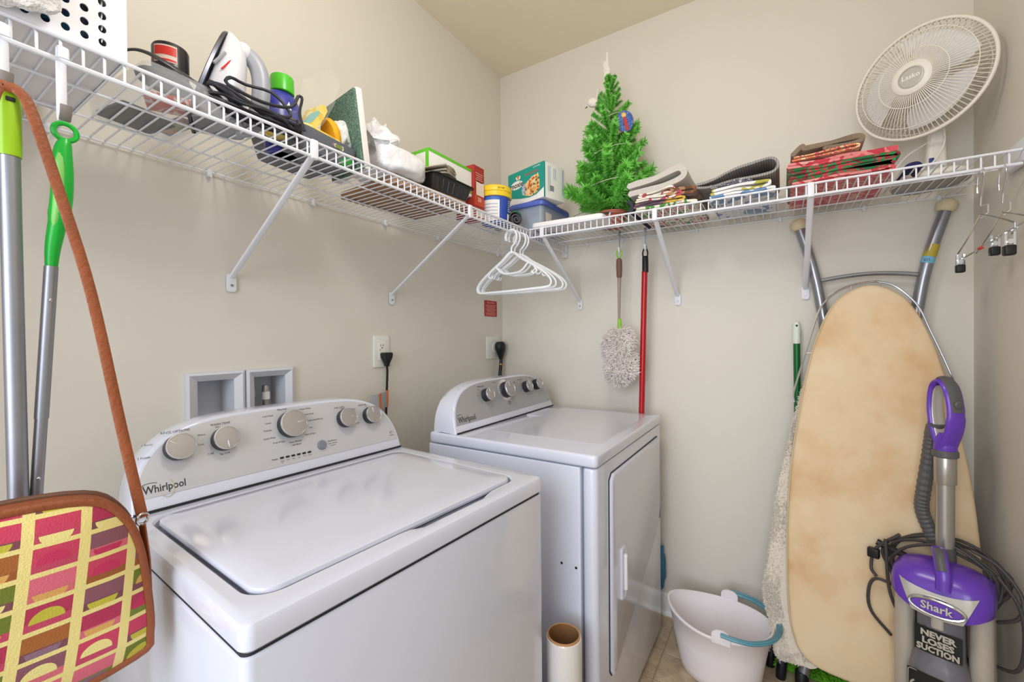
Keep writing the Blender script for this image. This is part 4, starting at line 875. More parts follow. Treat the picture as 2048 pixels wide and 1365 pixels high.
# grilles
dome = lambda r: .052*(1-(max(0, r-.045)/(RF-.045))**2.6)
fw = M().tube([(r, 0, dome(r)) for r in [.046+(RF-.046)*i/9 for i in range(10)]], .0013, 5).mesh('front_grille_wire', FGW, 60)
rw = M().tube([(.05, 0, -.044), (.09, 0, -.043), (.135, 0, -.036), (.160, 0, -.022), (RF, 0, -.002)], .0013, 5).mesh('rear_grille_wire', FGW, 60)
NFW = 88
for i in range(NFW):
    o = obj('front_grille_wire', fw, None, t); o.matrix_local = FF @ RZ(360*i/NFW)
for i in range(64):
    o = obj('rear_grille_wire', rw, None, t); o.matrix_local = FF @ RZ(360*i/64+1)
obj('grille_rim', M().tube([FF @ Vector((RF*math.cos(a), RF*math.sin(a), 0)) for a in [2*PI*i/72 for i in range(72)]], .0052, 8, True), FGW, t, 60)
for r in (.085, .140): obj('grille_ring', M().tube([FF @ Vector((r*math.cos(a), r*math.sin(a), dome(r)+.001)) for a in [2*PI*i/60 for i in range(60)]], .0013, 5, True), FGW, t, 60)
for r, z in ((.10, -.042), (.150, -.029)): obj('grille_ring', M().tube([FF @ Vector((r*math.cos(a), r*math.sin(a), z)) for a in [2*PI*i/60 for i in range(60)]], .0014, 5, True), FGW, t, 60)
hb = obj('hub_cap', M().lathe([(.0475, .048), (.050, .052), (.049, .057), (.044, .060), (.032, .0605), (.030, .0585)], 36).tf(FF), FANW, t)
obj('badge', M().lathe([(.031, .0575), (.031, .0615), (.028, .0622), (.0275, .0605), (.0, .0605)], 32).tf(FF), mat('pearl_badge', 'B9B4AC', .38, .15), hb)
text('printed_text', 'Lasko', .019, PAPERW, hb, FF @ T((0, .002, .0612)) @ RZ(0), bold=.0004)
BLD = mat('translucent_white_blade', 'E4E2E2', .3, var=.02)
for i in range(3):
    def bl(u, v):
        r = .02+.118*u; a = (v-.5)*(.55+1.15*math.sin(min(1, u*1.1)*PI*.62)); a += .35*u
        return FF @ RZ(120*i+42) @ Vector((r*math.cos(a), r*math.sin(a), .004+.040*(v-.5)))
    g = M().grid(bl, 10, 10); g2 = M().grid(lambda u, v: bl(u, v)-FN*.002, 10, 10); g.add(g2.v, [tuple(reversed(f)) for f in g2.f]); obj('blade', g, BLD, t, 60)
obj('spinner', M().lathe([(.022, -.02), (.022, .022), (.015, .03), (0, .031)], 20).tf(FF), FANW, t)
obj('power_cord', M().tube(smooth_path([FC-FN*.10+Vector((0, 0, -.03)), Vector((.02, -.035, .20)), Vector((-.02, -.03, .12)), Vector((-.04, 0, .06)), Vector((-.05, .03, .04)), Vector((.0, .08, .03)), Vector((.06, .10, .012))]), .0026, 6), FANW, t)
obj('power_cord', M().tube(smooth_path([Vector((.04, -.005, .15)), Vector((.02, .05, .11)), Vector((0, .085, .06)), Vector((.02, .10, .012))]), .0026, 6), FANW, t)

# ---------------------------------------------------------------- hooks, brush, poles on the far wall
def strap_hook(label, x, y, ztop, zlow, wid=.009, out=(-1, 0, 0), tipm=None, m=None, rz=0):
    t = thing('strap_hook', label, 'hook', (x, y, ztop), rz)
    L_ = ztop-zlow; st = M()
    st.tube(smooth_path([(0, -.012, -.012), (0, -.010, .004), (0, 0, .008), (0, .004, 0), (0, .004, -L_*.5), (0, .004, -L_), (0, .0, -L_-.014), (0, -.010, -L_-.017), (0, -.017, -L_-.008)], 4), wid/2, 8, flat=(1, .22), up=(1, 0, 0))
    obj('strip', st, m or WIRE, t)
    if tipm: obj('tip', M().tube([(0, -.011, -L_-.017), (0, -.018, -L_-.008), (0, -.0195, -L_+.004)], wid*.56, 8, flat=(1, .4), up=(1, 0, 0)), tipm, t)
    return t
GREYM = mat('grey_hook_metal', '9FA1A6', .4, .5); TAUPE = mat('taupe_tip', '8E8480', .6)
HX = -.128
strap_hook('grey strip hook holding the fluffy duster', HX, -.726, SZ-.002, 1.672, .009, tipm=WHITE_P, m=GREYM, rz=-90)
strap_hook('grey strip hook holding the red pole', HX, -.842, SZ-.002, 1.672, .009, tipm=WHITE_P, m=GREYM, rz=-90)
# duster
t = thing('fluffy_duster', 'fluffy grey-white duster with a brown handle hanging from the shelf', 'duster', (HX-.012, -.726, 1.664))
LG = mat('lime_green_rubber', '8CC63A', .45); BRH = mat('brown_rubber_grip', '7A5848', .6, var=.05, bump=.3); TPH = mat('taupe_plastic', 'A08C7C', .4)
obj('hanging_loop', M().tube(smooth_path([(0, 0, -.040), (0, .010, -.018), (0, .008, .0), (0, 0, .006), (0, -.008, 0), (0, -.010, -.018)], 5, True), .0030, 8, True), LG, t)
obj('grip', M().lathe([(.006, -.036), (.0125, -.042), (.0135, -.075), (.0125, -.10), (.0115, -.118), (.009, -.124)], 20), BRH, t)
obj('shaft', M().tube([(0, 0, -.12), (0, .001, -.20), (0, .002, -.315)], [.0085, .0068, .0058], 12), TPH, t)
obj('collar', M().lathe([(.0062, -.308), (.0085, -.312), (.009, -.345), (.012, -.37), (.008, -.372)], 16), LG, t)
rn = random.Random(5); pts = []
for i in range(5200):
    v = rn.random(); a = rn.uniform(0, 2*PI); z = -.350-.255*v
    rr_ = (.030+.034*min(1, v*5)) if v < .75 else .064-.05*((v-.75)/.25)**1.6
    rr_ *= (1+.12*math.sin(a*3+v*9)); pts.append(((rr_*.72*math.cos(a), rr_*math.sin(a), z), (math.cos(a), math.sin(a), -.25)))
fl = M().tufts(pts, .020, .0016, 1.0, rn)
FLUF = mat('dusty_white_microfibre', 'EFE6E0', .95, var=.14, vscale=30, sheen=.4)
o = obj('fluff', fl, FLUF, t, None, kind='stuff')
core = M().loft([[((.022+.020*math.sin(PI*min(1, v*1.05))**.6)*math.cos(a)*.8, (.026+.030*math.sin(PI*min(1, v*1.02))**.6)*math.sin(a), -.352-.245*v) for a in [2*PI*j/16 for j in range(16)]] for v in [i/10 for i in range(11)]]); obj('core', core, FLUF, t)
# red pole
t = thing('red_pole', 'red mop pole with a black end hanging behind the dryer', 'pole', (HX+.003, -.838, 1.662))
d = Vector((.0, .028, -1.0))
obj('tube', M().cyl((0, .003, -.10), d*1.52, .0125, n=20), mat('glossy_red_paint', 'B4151D', .22, var=.03), t)
obj('end_grip', M().lathe([(.013, -.105), (.0135, -.10), (.0130, -.04), (.010, -.034)], 18), BLACK, t)
obj('hanging_eye', M().tube(smooth_path([(0, -.009, -.04), (0, -.0105, -.02), (0, -.005, -.002), (0, .005, -.002), (0, .0105, -.02), (0, .009, -.04)], 4), .0034, 8), BLACK, t)
# green broom
t = thing('green_broom', 'green broom handle with a white grip leaning behind the ironing board', 'broom', (-.042, -1.40, 0))
obj('stick', M().cyl((0, 0, .03), (.0, .008, 1.245), .0115, n=18), mat('dark_green_paint', '10672C', .3, var=.04), t)
obj('grip', M().lathe([(.0125, 1.243), (.0135, 1.25), (.0135, 1.30), (.012, 1.318), (.008, 1.326), (0, 1.328)], 18).tf(T((0, .008, 0))), mat('white_ribbed_grip', 'E6EDE4', .5, bump=.4), t)
obj('hang_hole', M().cyl((-.0125, .008, 1.312), (-.0145, .008, 1.312), .004, n=10), DARK, t)
obj('broom_head', M().rbox((0, 0, .06), (.05, .20, .11), .01), mat('green_bristles', '2A5A34', .9, bump=.8), t)

# ---------------------------------------------------------------- plastic coat hangers
def plastic_hanger(label, x, y, z, rx=0.0, rz=0.0):
    t = thing('coat_hanger', label, 'hanger', (x, y, z), 0, 'white plastic hangers on the shelf corner'); t.rotation_euler = (R(rx), 0, R(rz))
    HG = mat('white_hanger_plastic', 'F1F4F8', .28, var=.02)
    obj('hook', M().tube(smooth_path([(0, .026, -.020), (0, .030, -.004), (0, .022, .014), (0, 0, .022), (0, -.022, .012), (0, -.028, -.012), (0, -.018, -.034), (0, -.002, -.050), (0, .0, -.075)]), .0052, 10, flat=(.75, 1.1)), HG, t)
    body = [(0, -.010, -.072), (0, -.05, -.100), (0, -.10, -.128), (0, -.16, -.165), (0, -.190, -.192), (0, -.196, -.212), (0, -.178, -.224), (0, -.10, -.226), (0, 0, -.227), (0, .10, -.226), (0, .178, -.224), (0, .196, -.212), (0, .190, -.192), (0, .16, -.165), (0, .10, -.128), (0, .05, -.100), (0, .010, -.072)]
    obj('shoulder_frame', M().tube(smooth_path(body, 4, True), .0052, 10, True, flat=(.75, 1.1)), HG, t)
    obj('cross_bar', M().tube(smooth_path([(0, -.085, -.122), (0, -.05, -.150), (0, 0, -.156), (0, .05, -.150), (0, .085, -.122)]), .0042, 8), HG, t)
    for s in (-1, 1): obj('strap_notch', M().tube(smooth_path([(0, s*.115, -.138), (0, s*.128, -.158), (0, s*.112, -.166), (0, s*.104, -.156)]), .0034, 8), HG, t)
    return t
for i, (x, y, rz, lb) in enumerate(((-.545, -.4090, -8, 'white plastic coat hanger nearest the washer'), (-.521, -.4090, -4, 'white plastic coat hanger second from the washer'), (-.478, -.4090, 1, 'white plastic coat hanger third from the washer'), (-.456, -.4090, 4, 'white plastic coat hanger nearest the far wall'))):
    plastic_hanger(lb, x, y, SZ-.037+.0042+.0, 0, rz).location.z = SZ-.037-.0135

# ---------------------------------------------------------------- wire skirt hangers at the shelf end
def clip(t, p, s, nearby):
    p = Vector(p); c = obj('clip', M().loft([[(p.x+a*.5, p.y+b, p.z+z) for a, b in ((-.012, -.009), (.012, -.009), (.012, -.005), (-.012, -.005))] for z in (.030, -.004)]).loft([[(p.x+a*.5, p.y+b, p.z+z) for a, b in ((-.012, .009), (.012, .009), (.012, .005), (-.012, .005))] for z in (.030, -.004)]).cyl((p.x-.008, p.y, p.z+.008), (p.x+.008, p.y, p.z+.008), .006, n=10), CHROME, t)
    obj('clip_pad', M().rbox((p.x, p.y, p.z-.012), (.020, .020, .024), .004), BLACK, c)
def skirt_hanger(label, y, z, far, clips, m=CHROME, dz=0.0, red=False):
    """x-z plane hanger: hook over the front rail, sloping arms and a lower bar with clips"""
    t = thing('skirt_hanger', label, 'hanger', (-.4095, y, z), 0, 'chrome skirt hangers at the shelf end')
    obj('hook', M().tube(smooth_path([(.030, 0, -.045), (.032, 0, -.020), (.022, 0, .006), (0, 0, .012), (-.014, 0, -.004), (-.008, 0, -.03), (0, .001, -.055), (.002, .002, -.085)]), .0020, 8), m, t)
    obj('neck_loop', M().tube([(.002, .002, -.085), (.002, -.012, -.083), (.002, -.012, -.105), (.002, .002, -.118)], .0020, 8), m, t)
    arm = M().tube(smooth_path([(.19, 0, -.185), (.10, 0, -.150), (.012, .002, -.112), (-.01, .002, -.112), (-.10, 0, -.140), (-.19, 0, -.172)]), .0020, 8); obj('arm', arm, m, t)
    obj('lower_bar', M().cyl((.19, 0, -.205+dz), (-.20, 0, -.185+dz), .0022, n=8), m, t)
    obj('bar_link', M().cyl((.19, 0, -.185), (.19, 0, -.205+dz), .002, n=8), m, t); obj('bar_link', M().cyl((-.19, 0, -.172), (-.19, 0, -.188+dz), .002, n=8), m, t)
    for cx in clips: clip(t, (cx, 0, -.218+dz), 1, True)
    if red: obj('red_end_cap', M().cyl((.02, 0, -.196+dz), (-.004, 0, -.195+dz), .0042, n=8), RL, t)
    return t
skirt_hanger('chrome skirt hanger with black clips, the one nearer the fan', -1.792, SZ-.047, .19, (.165, -.16), red=True)
skirt_hanger('chrome skirt hanger with black clips, hard against the side wall', -1.832, SZ-.047, .19, (.06, -.165), dz=.03)

# ---------------------------------------------------------------- poles, hooks and handbag by the doorway
strap_hook('white strip hook holding the lime-capped pole and the handbag strap', -1.899, -.4150, SZ-.028, 1.648, .015, tipm=TAUPE)
strap_hook('white strip hook holding the green-handled pole', -1.839, -.4150, SZ-.028, 1.628, .012, tipm=TAUPE)
t = thing('mop_pole', 'thick grey metal pole with a lime green end cap', 'pole', (-1.897, -.440, 1.625))
CHART = mat('chartreuse_plastic', 'A3D21F', .35, var=.08, vscale=20)
obj('tube', M().cyl((0, 0, -.088), (.008, .0, -1.55), .0105, n=20), ALU, t)
obj('end_cap', M().lathe([(.0118, -.092), (.0122, -.085), (.0122, -.01), (.010, -.001), (.0, .0)], 20), CHART, t)
obj('hang_slot', M().rbox((0, -.0122, -.016), (.009, .002, .006), .0008), DARK, t)
t = thing('sweeper_pole', 'thin silver sweeper pole with a bright green curved handle', 'pole', (-1.841, -.437, 1.604))
GRN = mat('vivid_green_plastic', '1DB53A', .3, var=.04); GRL = mat('pale_green_grip', '86CF6A', .45, var=.03)
obj('hang_ring', M().tube([(.0125*math.cos(a), 0, -.014+.0125*math.sin(a)) for a in [2*PI*i/24 for i in range(24)]], .0036, 8, True), GRN, t)
path = [(0, 0, -.025), (-.003, 0, -.045), (-.004, -.002, -.08), (-.006, -.003, -.12), (-.011, -.001, -.16), (-.015, 0, -.19), (-.017, 0, -.22)]
obj('handle', M().tube(smooth_path(path, 4), [.0055+.0068*math.sin(PI*min(1, (i/24)**.8*.95))**.8*(1 if i < 15 else .75) for i in range(25)], 14), GRN, t)
obj('soft_grip', M().tube(smooth_path([(p[0]-.0035, p[1]-.0055, p[2]) for p in path[1:5]], 4), [.003, .005, .006, .0068, .0072, .0074, .0074, .0072, .007, .0066, .006, .005, .003], 12), GRL, t)
obj('tube', M().cyl((-.017, 0, -.218), (-.0295, .0, -.44), .0078, n=16), ALU, t); obj('tube', M().cyl((-.0290, 0, -.43), (-.091, .0, -1.52), .0070, n=16), ALU, t)
obj('lock_button', M().ball((-.020, -.0078, -.268), .0028, 8, 6), CHROME, t); obj('lock_button', M().ball((-.0345, -.0068, -.525), .0028, 8, 6), CHROME, t)
# handbag
t = thing('shoulder_bag', 'shoulder bag with a pink, green and yellow grid pattern and brown leather trim', 'handbag', (-1.938, -.545, .825), 0)
LEA = mat('tan_brown_leather', '914E2B', .5, var=.18, vscale=18, bump=.4, bscale=160)
k = NT('half_circle_grid_fabric'); v = k.mapped((1/.052, 1, 1/.0335), (0, R(-4), 0)); xyz = k.xyz(v)
fu = k.math('FRACT', xyz[0]); fv = k.math('FRACT', xyz[2]); cu = k.math('FLOOR', xyz[0]); cv = k.math('FLOOR', xyz[2])
cell = k.n('ShaderNodeCombineXYZ'); k.l(cu, cell.inputs[0]); k.l(cv, cell.inputs[1])
def rnd(off):
    a = k.n('ShaderNodeVectorMath', operation='ADD'); k.l(cell.outputs[0], a.inputs[0]); a.inputs[1].default_value = (off, off*1.7, 0)
    w_ = k.n('ShaderNodeTexWhiteNoise', noise_dimensions='2D'); k.l(a.outputs[0], w_.inputs['Vector']); return w_.outputs['Value']
CS = [(0, 'B23354'), (.22, 'D8697A'), (.42, '6E7A26'), (.6, 'A5622C'), (.78, 'C8405C'), (.92, '8A5560')]
top_c = k.ramp(rnd(1.3), CS, True); bot_c = k.ramp(rnd(5.1), CS[::-1] and [(0, 'C04660'), (.3, '7D4A50'), (.5, '9A5A2A'), (.7, 'D26A74'), (.85, '76822E')], True)
dot_c = k.ramp(rnd(9.7), [(0, 'EADB8C'), (.35, 'C2B83C'), (.55, 'C4325A'), (.75, 'D9A45A'), (.88, '8C6A78')], True)
half = k.math('GREATER_THAN', fv, .45)
du = k.math('DIVIDE', k.math('SUBTRACT', fu, .58), .30); dv = k.math('DIVIDE', k.math('SUBTRACT', fv, .42), .40)
ins = k.math('LESS_THAN', k.math('ADD', k.math('MULTIPLY', du, du), k.math('MULTIPLY', dv, dv)), 1.0)
flip = k.math('GREATER_THAN', rnd(3.3), .6); upper = k.math('GREATER_THAN', fv, .40); lower = k.math('SUBTRACT', 1.0, upper)
sel = k.math('ADD', k.math('MULTIPLY', flip, lower), k.math('MULTIPLY', k.math('SUBTRACT', 1.0, flip), upper))
body_c = k.mix(k.math('MULTIPLY', ins, sel), k.mix(half, bot_c, top_c), dot_c)
line = k.math('MAXIMUM', k.math('LESS_THAN', fu, .21), k.math('LESS_THAN', fv, .17))
k.set(Base_Color=k.mix(line, body_c, lin('EAD98A')), Roughness=.85); k.bump(k.noise(500, 2), .4, .002); BAGF = k.m
out = [(x, z) for x, z in [(p.x, p.y) for p in smooth_path([(-.155, .02, 0), (-.145, .0, 0), (0, -.008, 0), (.135, .0, 0), (.152, .022, 0), (.150, .09, 0), (.140, .165, 0), (.120, .215, 0), (.085, .243, 0), (0, .252, 0), (-.085, .243, 0), (-.125, .215, 0), (-.150, .165, 0), (-.158, .09, 0)], 4, True)]]
def bl_(sc, y): return [(x*sc, y, .122+(z-.122)*sc) for x, z in out]
FBG = RZ(0)
obj('front_panel', M().loft([bl_(.955, -.026), bl_(.93, -.030), bl_(.7, -.040), bl_(.35, -.045), bl_(.02, -.046)], False, True), BAGF, t, 60)
obj('gusset', M().loft([bl_(.955, -.026), bl_(1.0, -.018), bl_(1.01, 0), bl_(1.0, .018), bl_(.955, .026)], False, False), LEA, t, 60)
obj('back_panel', M().loft([bl_(.955, .026), bl_(.7, .036), bl_(.02, .040)], False, True), LEA, t, 60)
obj('piping', M().tube(bl_(.965, -.025), .0065, 8, True), LEA, t, 60)
obj('zip_edge', M().tube([(x, 0, z+.001) for x, z in out[26:46]], .005, 8), mat('dark_zip', '6A4634', .5), t, 60)
tb_ = obj('strap_tab', M().tube([(.152, -.008, .085), (.151, -.008, .13), (.146, -.008, .182)], .010, 8, flat=(.35, 1.0), up=(1, 0, 0)), LEA, t)
obj('ring', M().tube([(.146+.0075*math.cos(a), -.010+.003*math.cos(a), .190+.0075*math.sin(a)) for a in [2*PI*i/16 for i in range(16)]], .0022, 8, True), CHROME, tb_)
obj('shoulder_strap', M().tube(smooth_path([(.146, -.010, .192), (.134, .026, .32), (.112, .062, .52), (.085, .078, .66), (.060, .086, .77), (.049, .088, .795), (.038, .090, .798), (.026, .088, .785), (.0, .075, .65), (-.06, .045, .46), (-.12, .015, .32), (-.158, -.005, .212)], 5), .0068, 8, flat=(.28, 1.0), up=(0, -1, 0)), LEA, t, 60)

# ---------------------------------------------------------------- ironing board against the far wall
BO = Vector((-.29, -1.60, .12)); BV = Vector((.17, 0, 1.325)).normalized(); BU = Vector((0, -1, 0)); BN = BU.cross(BV)
t = thing('ironing_board', 'tall ironing board with a scorched cream cover leaning on the wall', 'ironing board', (-.17, -1.60, 0))
def BP(u, v, n): return BO+BU*u+BV*v+BN*n-Vector((-.17, -1.60, 0))
HWs = [(0.030, .0), (.033, .09), (.045, .165), (.075, .205), (.12, .224), (.18, .235), (.31, .241), (.50, .240), (.705, .227), (.87, .205), (.966, .190), (1.105, .162), (1.197, .134), (1.245, .114), (1.283, .092), (1.310, .064), (1.328, .033), (1.336, 0)]
outl = [(p.x, p.y) for p in smooth_path([(h, v, 0) for v, h in HWs[:-1]]+[(-h, v, 0) for v, h in reversed(HWs) if True][:-1], 4, True)]
def bloop(s, n): return [BP(u*s, .68+(v-.68)*(1-(1-s)*.35), n) for u, v in outl]
k = NT('scorched_cream_cotton'); nz = k.noise(4.5, 5, .6); k.set(Base_Color=k.ramp(nz, [(.30, 'E9D3B2'), (.5, 'E4CAA4'), (.64, 'DBB88C'), (.80, 'CB9B69')]), Roughness=.9); k.bump(k.noise(7, 3), .25, .01); COVER = k.m
cv = obj('cover', M().loft([bloop(.985, -.016), bloop(1.0, -.010), bloop(1.0, .002), bloop(.985, .008), bloop(.95, .011), bloop(.6, .013), bloop(.05, .013)]), COVER, t, 60)
obj('edge_binding', M().tube(bloop(.998, -.014), .005, 6, True), mat('cream_binding', 'D9C29A', .9), cv)
SILV = mat('silver_painted_tube', '9A9CA4', .28, .75, var=.03); CAPC = mat('cream_rubber_cap', 'D9C9A6', .6, var=.03)
WC = Vector((-.17, -1.60, 0))
lp1 = [(-.219, .92), (-.219, .96), (-.183, 1.101), (-.146, 1.242), (-.122, 1.289), (-.087, 1.323), (-.048, 1.342), (.0, 1.351), (.031, 1.349), (.067, 1.333), (.105, 1.292), (.130, 1.248), (.150, 1.185), (.178, 1.098), (.212, .98), (.222, .92)]
obj('wire_rack', M().tube(smooth_path([BP(u*1.0, v, -.014) for u, v in lp1]), .0032, 8), CHROME, t)
for u, v, u2, v2 in ((-.048, 1.342, -.044, 1.30), (.031, 1.349, .028, 1.31), (-.146, 1.242, -.140, 1.16), (.128, 1.25, .122, 1.18), (-.183, 1.10, -.15, 1.10), (.178, 1.098, .15, 1.095)): obj('rack_strut', M().cyl(BP(u, v, -.014), BP(u2, v2, -.012), .0026, n=8), CHROME, t)
legs = (((-.055, -1.401, 1.690), (-.060, -1.44, 1.54), (-.062, -1.468, 1.38), (-.085, -1.50, 1.10), (-.15, -1.47, .45), (-.20, -1.40, .045)), ((-.055, -1.806, 1.695), (-.060, -1.762, 1.53), (-.062, -1.735, 1.37), (-.085, -1.70, 1.10), (-.15, -1.72, .45), (-.20, -1.76, .045)))
for P in legs:
    lg = obj('leg', M().tube(smooth_path([Vector(p)-WC for p in P]), .0175, 16), SILV, t)
    p = Vector(P[0])-WC; d = (Vector(P[0])-Vector(P[1])).normalized()
    obj('foot_cap', M().loft([[p+d*h+(d.orthogonal().normalized()*math.cos(a)+d.cross(d.orthogonal().normalized())*math.sin(a))*r for a in [2*PI*j/16 for j in range(16)]] for h, r in ((-.014, .0195), (-.006, .027), (.008, .029), (.020, .025), (.028, .014))]), CAPC, lg)
    p = Vector(P[-1])-WC; obj('lower_cap', M().cyl(p+Vector((.004, 0, .03)), p+Vector((-.006, 0, -.042)), .021, n=14, bev=.003), BLACK, lg)
obj('leg_bar', M().tube(smooth_path([Vector(p)-WC for p in ((-.060, -1.455, 1.476), (-.058, -1.53, 1.487), (-.058, -1.61, 1.492), (-.058, -1.69, 1.486), (-.060, -1.757, 1.474))]), .0075, 10), SILV, t)
for x, y in ((-.115, -1.30), (-.165, -1.335)):
    lg = obj('rear_leg', M().cyl(Vector((x, y, .06))-WC, Vector((x+.06, y-.07, .62))-WC, .011, n=12), SILV, t); obj('foot_cap', M().cyl(Vector((x, y, 0))-WC, Vector((x+.006, y-.007, .075))-WC, .0165, n=14, bev=.003), BLACK, lg)
k = NT('price_sticker'); LBL = mat('mustard_sticker', 'B7A43A', .5); BLB = mat('light_blue_sticker', '77B7D6', .5)
dR = (Vector(legs[1][0])-Vector(legs[1][1])).normalized(); pR = Vector(legs[1][1])-WC
obj('blue_sticker', M().cyl(pR+dR*(-.018), pR+dR*.004, .0182, n=18), BLB, t); obj('mustard_sticker', M().cyl(pR+dR*.004, pR+dR*.046, .0181, n=18), LBL, t)
text('printed_text', '022', .011, PRINT, t, frame(pR+dR*(-.007)+Vector((-.0176, .0055, 0)), Vector((-.2, -.95, 0)), Vector((0, 0, 1)), Vector((-.95, .25, 0))))
# fluffy towel hanging behind its edge
t = thing('fluffy_towel', 'cream fluffy towel draped behind the left edge of the ironing board', 'towel', (-.20, -1.36, .15))
TW = [(-.139, 1.188), (-.204, .93), (-.266, .634), (-.293, .398), (-.314, .246), (-.302, .16), (-.284, .06), (-.270, .022), (-.245, .024), (-.21, .06)]
o0 = Vector((-.20, -1.36, .15))
def TP(u, v, n): return BO+BU*u+BV*v+BN*n-o0
edge = smooth_path([(u, v, 0) for u, v in TW], 5)
L = [[TP(p.x+.10*w_+.0, p.y, -.020-.014*math.sin(PI*(.2+.8*w_))+.012*math.sin(p.y*22)*.3) for p in edge] for w_ in (0, .05, .15, .4, .8)]
L2 = [[TP(p.x+.10*w_, p.y, -.040) for p in edge] for w_ in (.8, .4, .1)]
FTW = mat('cream_fluff', 'E4DACB', .95, var=.08, vscale=50, bump=.8, bscale=180, sheen=.5)
tw = obj('cloth', M().loft(L+L2, False, False, False, False), FTW, t, 60)
rn = random.Random(8); pts = []
for i in range(4200):
    j = rn.uniform(0, len(edge)-1.001); a = int(j); p = edge[a].lerp(edge[a+1], j-a); w_ = rn.random()**1.6*.5
    pts.append((TP(p.x+.10*w_, p.y, -.020-.014*math.sin(PI*(.2+.8*w_))), (BN*.8-BU*(.9-w_)) ))
obj('pile', M().tufts(pts, .0085, .0016, .8, rn), FTW, t, None, kind='stuff')

# ---------------------------------------------------------------- floor things
# chenille mop head
t = thing('chenille_mop', 'green chenille mop head on the floor under the ironing board', 'mop', (-.075, -1.45, 0))
CHN = mat('bright_green_chenille', '5DA21C', .9, var=.25, vscale=50)
obj('pad', M().rbox((0, 0, .022), (.10, .25, .036), .012, .03), CHN, t)
rn = random.Random(9); g = M()
for i in range(900):
    x = rn.uniform(-.05, .05); y = rn.uniform(-.128, .128); e = max(abs(x)/.05, abs(y)/.128); z = .038*(1-.3*e**4)*rn.uniform(.5, 1.05)+.006
    d = Vector((x*10, y*6, .4)).normalized(); p = Vector((x, y, z)); g.tube([p, p+d*.012+Vector((0, 0, -.002)), p+d*.022+Vector((0, 0, -.010))], [.0042, .0052, .003], 5)
obj('noodles', g, CHN, t, 60, kind='stuff')
# bucket
t = thing('mop_bucket', 'oval white mop bucket with a teal handle on the tile floor', 'bucket', (-.262, -1.142, .0032), 0)
BKT = mat('pale_pinkish_plastic', 'F3ECEE', .35, var=.015)
def bk_loop(s, z, n=44, q=0.0):
    P = []
    for i in range(n):
        a = 2*PI*i/n; x = .138*math.cos(a); y = .176*math.sin(a)
        if y > 0: y *= 1.06; x *= 1-.10*(y/.2)**2
        zz = z*.85+(.026*(abs(math.sin(a))**2.2)*(1 if y > 0 else .35)) * (z/.25)**2 if z > .12 else z
        P.append((x*s, y*s-.008*(1-s), zz+q))
    return P
obj('body', M().loft([bk_loop(.70, 0), bk_loop(.74, .004), bk_loop(.775, .03), bk_loop(.865, .12), bk_loop(.965, .238), bk_loop(1.0, .242), bk_loop(1.015, .250), bk_loop(1.0, .256), bk_loop(.965, .254), bk_loop(.95, .236), bk_loop(.835, .12), bk_loop(.735, .03), bk_loop(.70, .008)]), BKT, t, 60)
PV = ((-.139, -.020), (.139, -.020))
for x, y in PV:
    e = M().prism([(u, v) for u, v in [(-.030, -.03), (-.030, 0)]+[(-.030*math.cos(a), .018*math.sin(a)) for a in [PI*i/10 for i in range(1, 10)]]+[(.030, 0), (.030, -.03)]], -.004, .004, .001)
    obj('pivot_ear', e.tf(frame((x, y, .233), (0, 1, 0), (0, 0, 1), (1, 0, 0))), BKT, t)
TEALP = mat('teal_handle_plastic', '5B94A6', .35, var=.04)
ha = smooth_path([(-.146, -.020, .240), (-.146, -.070, .238), (-.130, -.120, .236), (-.080, -.172, .236), (0, -.192, .236), (.080, -.172, .236), (.130, -.120, .236), (.146, -.070, .238), (.146, -.020, .240)])
obj('handle', M().tube(ha, .0085, 8, flat=(.75, 1.2), up=(0, 0, 1)), TEALP, t); obj('handle_rib', M().tube([(p.x*1.03, p.y*1.02-.002, p.z+.006) for p in ha], .0035, 6), TEALP, t)
# stretch wrap roll
t = thing('stretch_wrap_roll', 'roll of clear stretch wrap standing between washer and dryer', 'roll', (-1.003, -.852, .0032))
WRAP = mat('stretch_wrap_film', 'D9D4CF', .22, var=.06, vscale=18, coat=.4); CORE = mat('cardboard_core', '8C623C', .85, var=.08)
obj('film_roll', M().lathe([(.046, 0), (.0475, .004), (.0475, .15), (.0468, .30), (.0475, .472), (.046, .478), (.043, .480)], 40, cap1=False), WRAP, t)
obj('core_tube', M().lathe([(.041, .0), (.041, .482), (.0432, .483), (.0432, .47), (.0432, .0)], 40, cap0=False, cap1=False), CORE, t)
obj('core_rim', M().lathe([(.040, .30), (.040, .4845), (.0435, .4845), (.0435, .478)], 40, cap0=False, cap1=False), mat('cardboard_rim', 'B98A5C', .8), t)
obj('core_inside', M().lathe([(.0395, .02), (.0395, .483)], 40, cap0=True, cap1=False), CORE, t)
# blue cloth behind the dryer
t = thing('blue_cloth', 'blue cloth hanging between the dryer and the wall', 'cloth', (-.060, -.872, .16))
obj('cloth', M().ball((0, -.012, .08), .08, 16, 14, (.32, .22, 1.2)).lump(.012, 30, 3), mat('steel_blue_cloth', '3D7394', .8, var=.15), t)

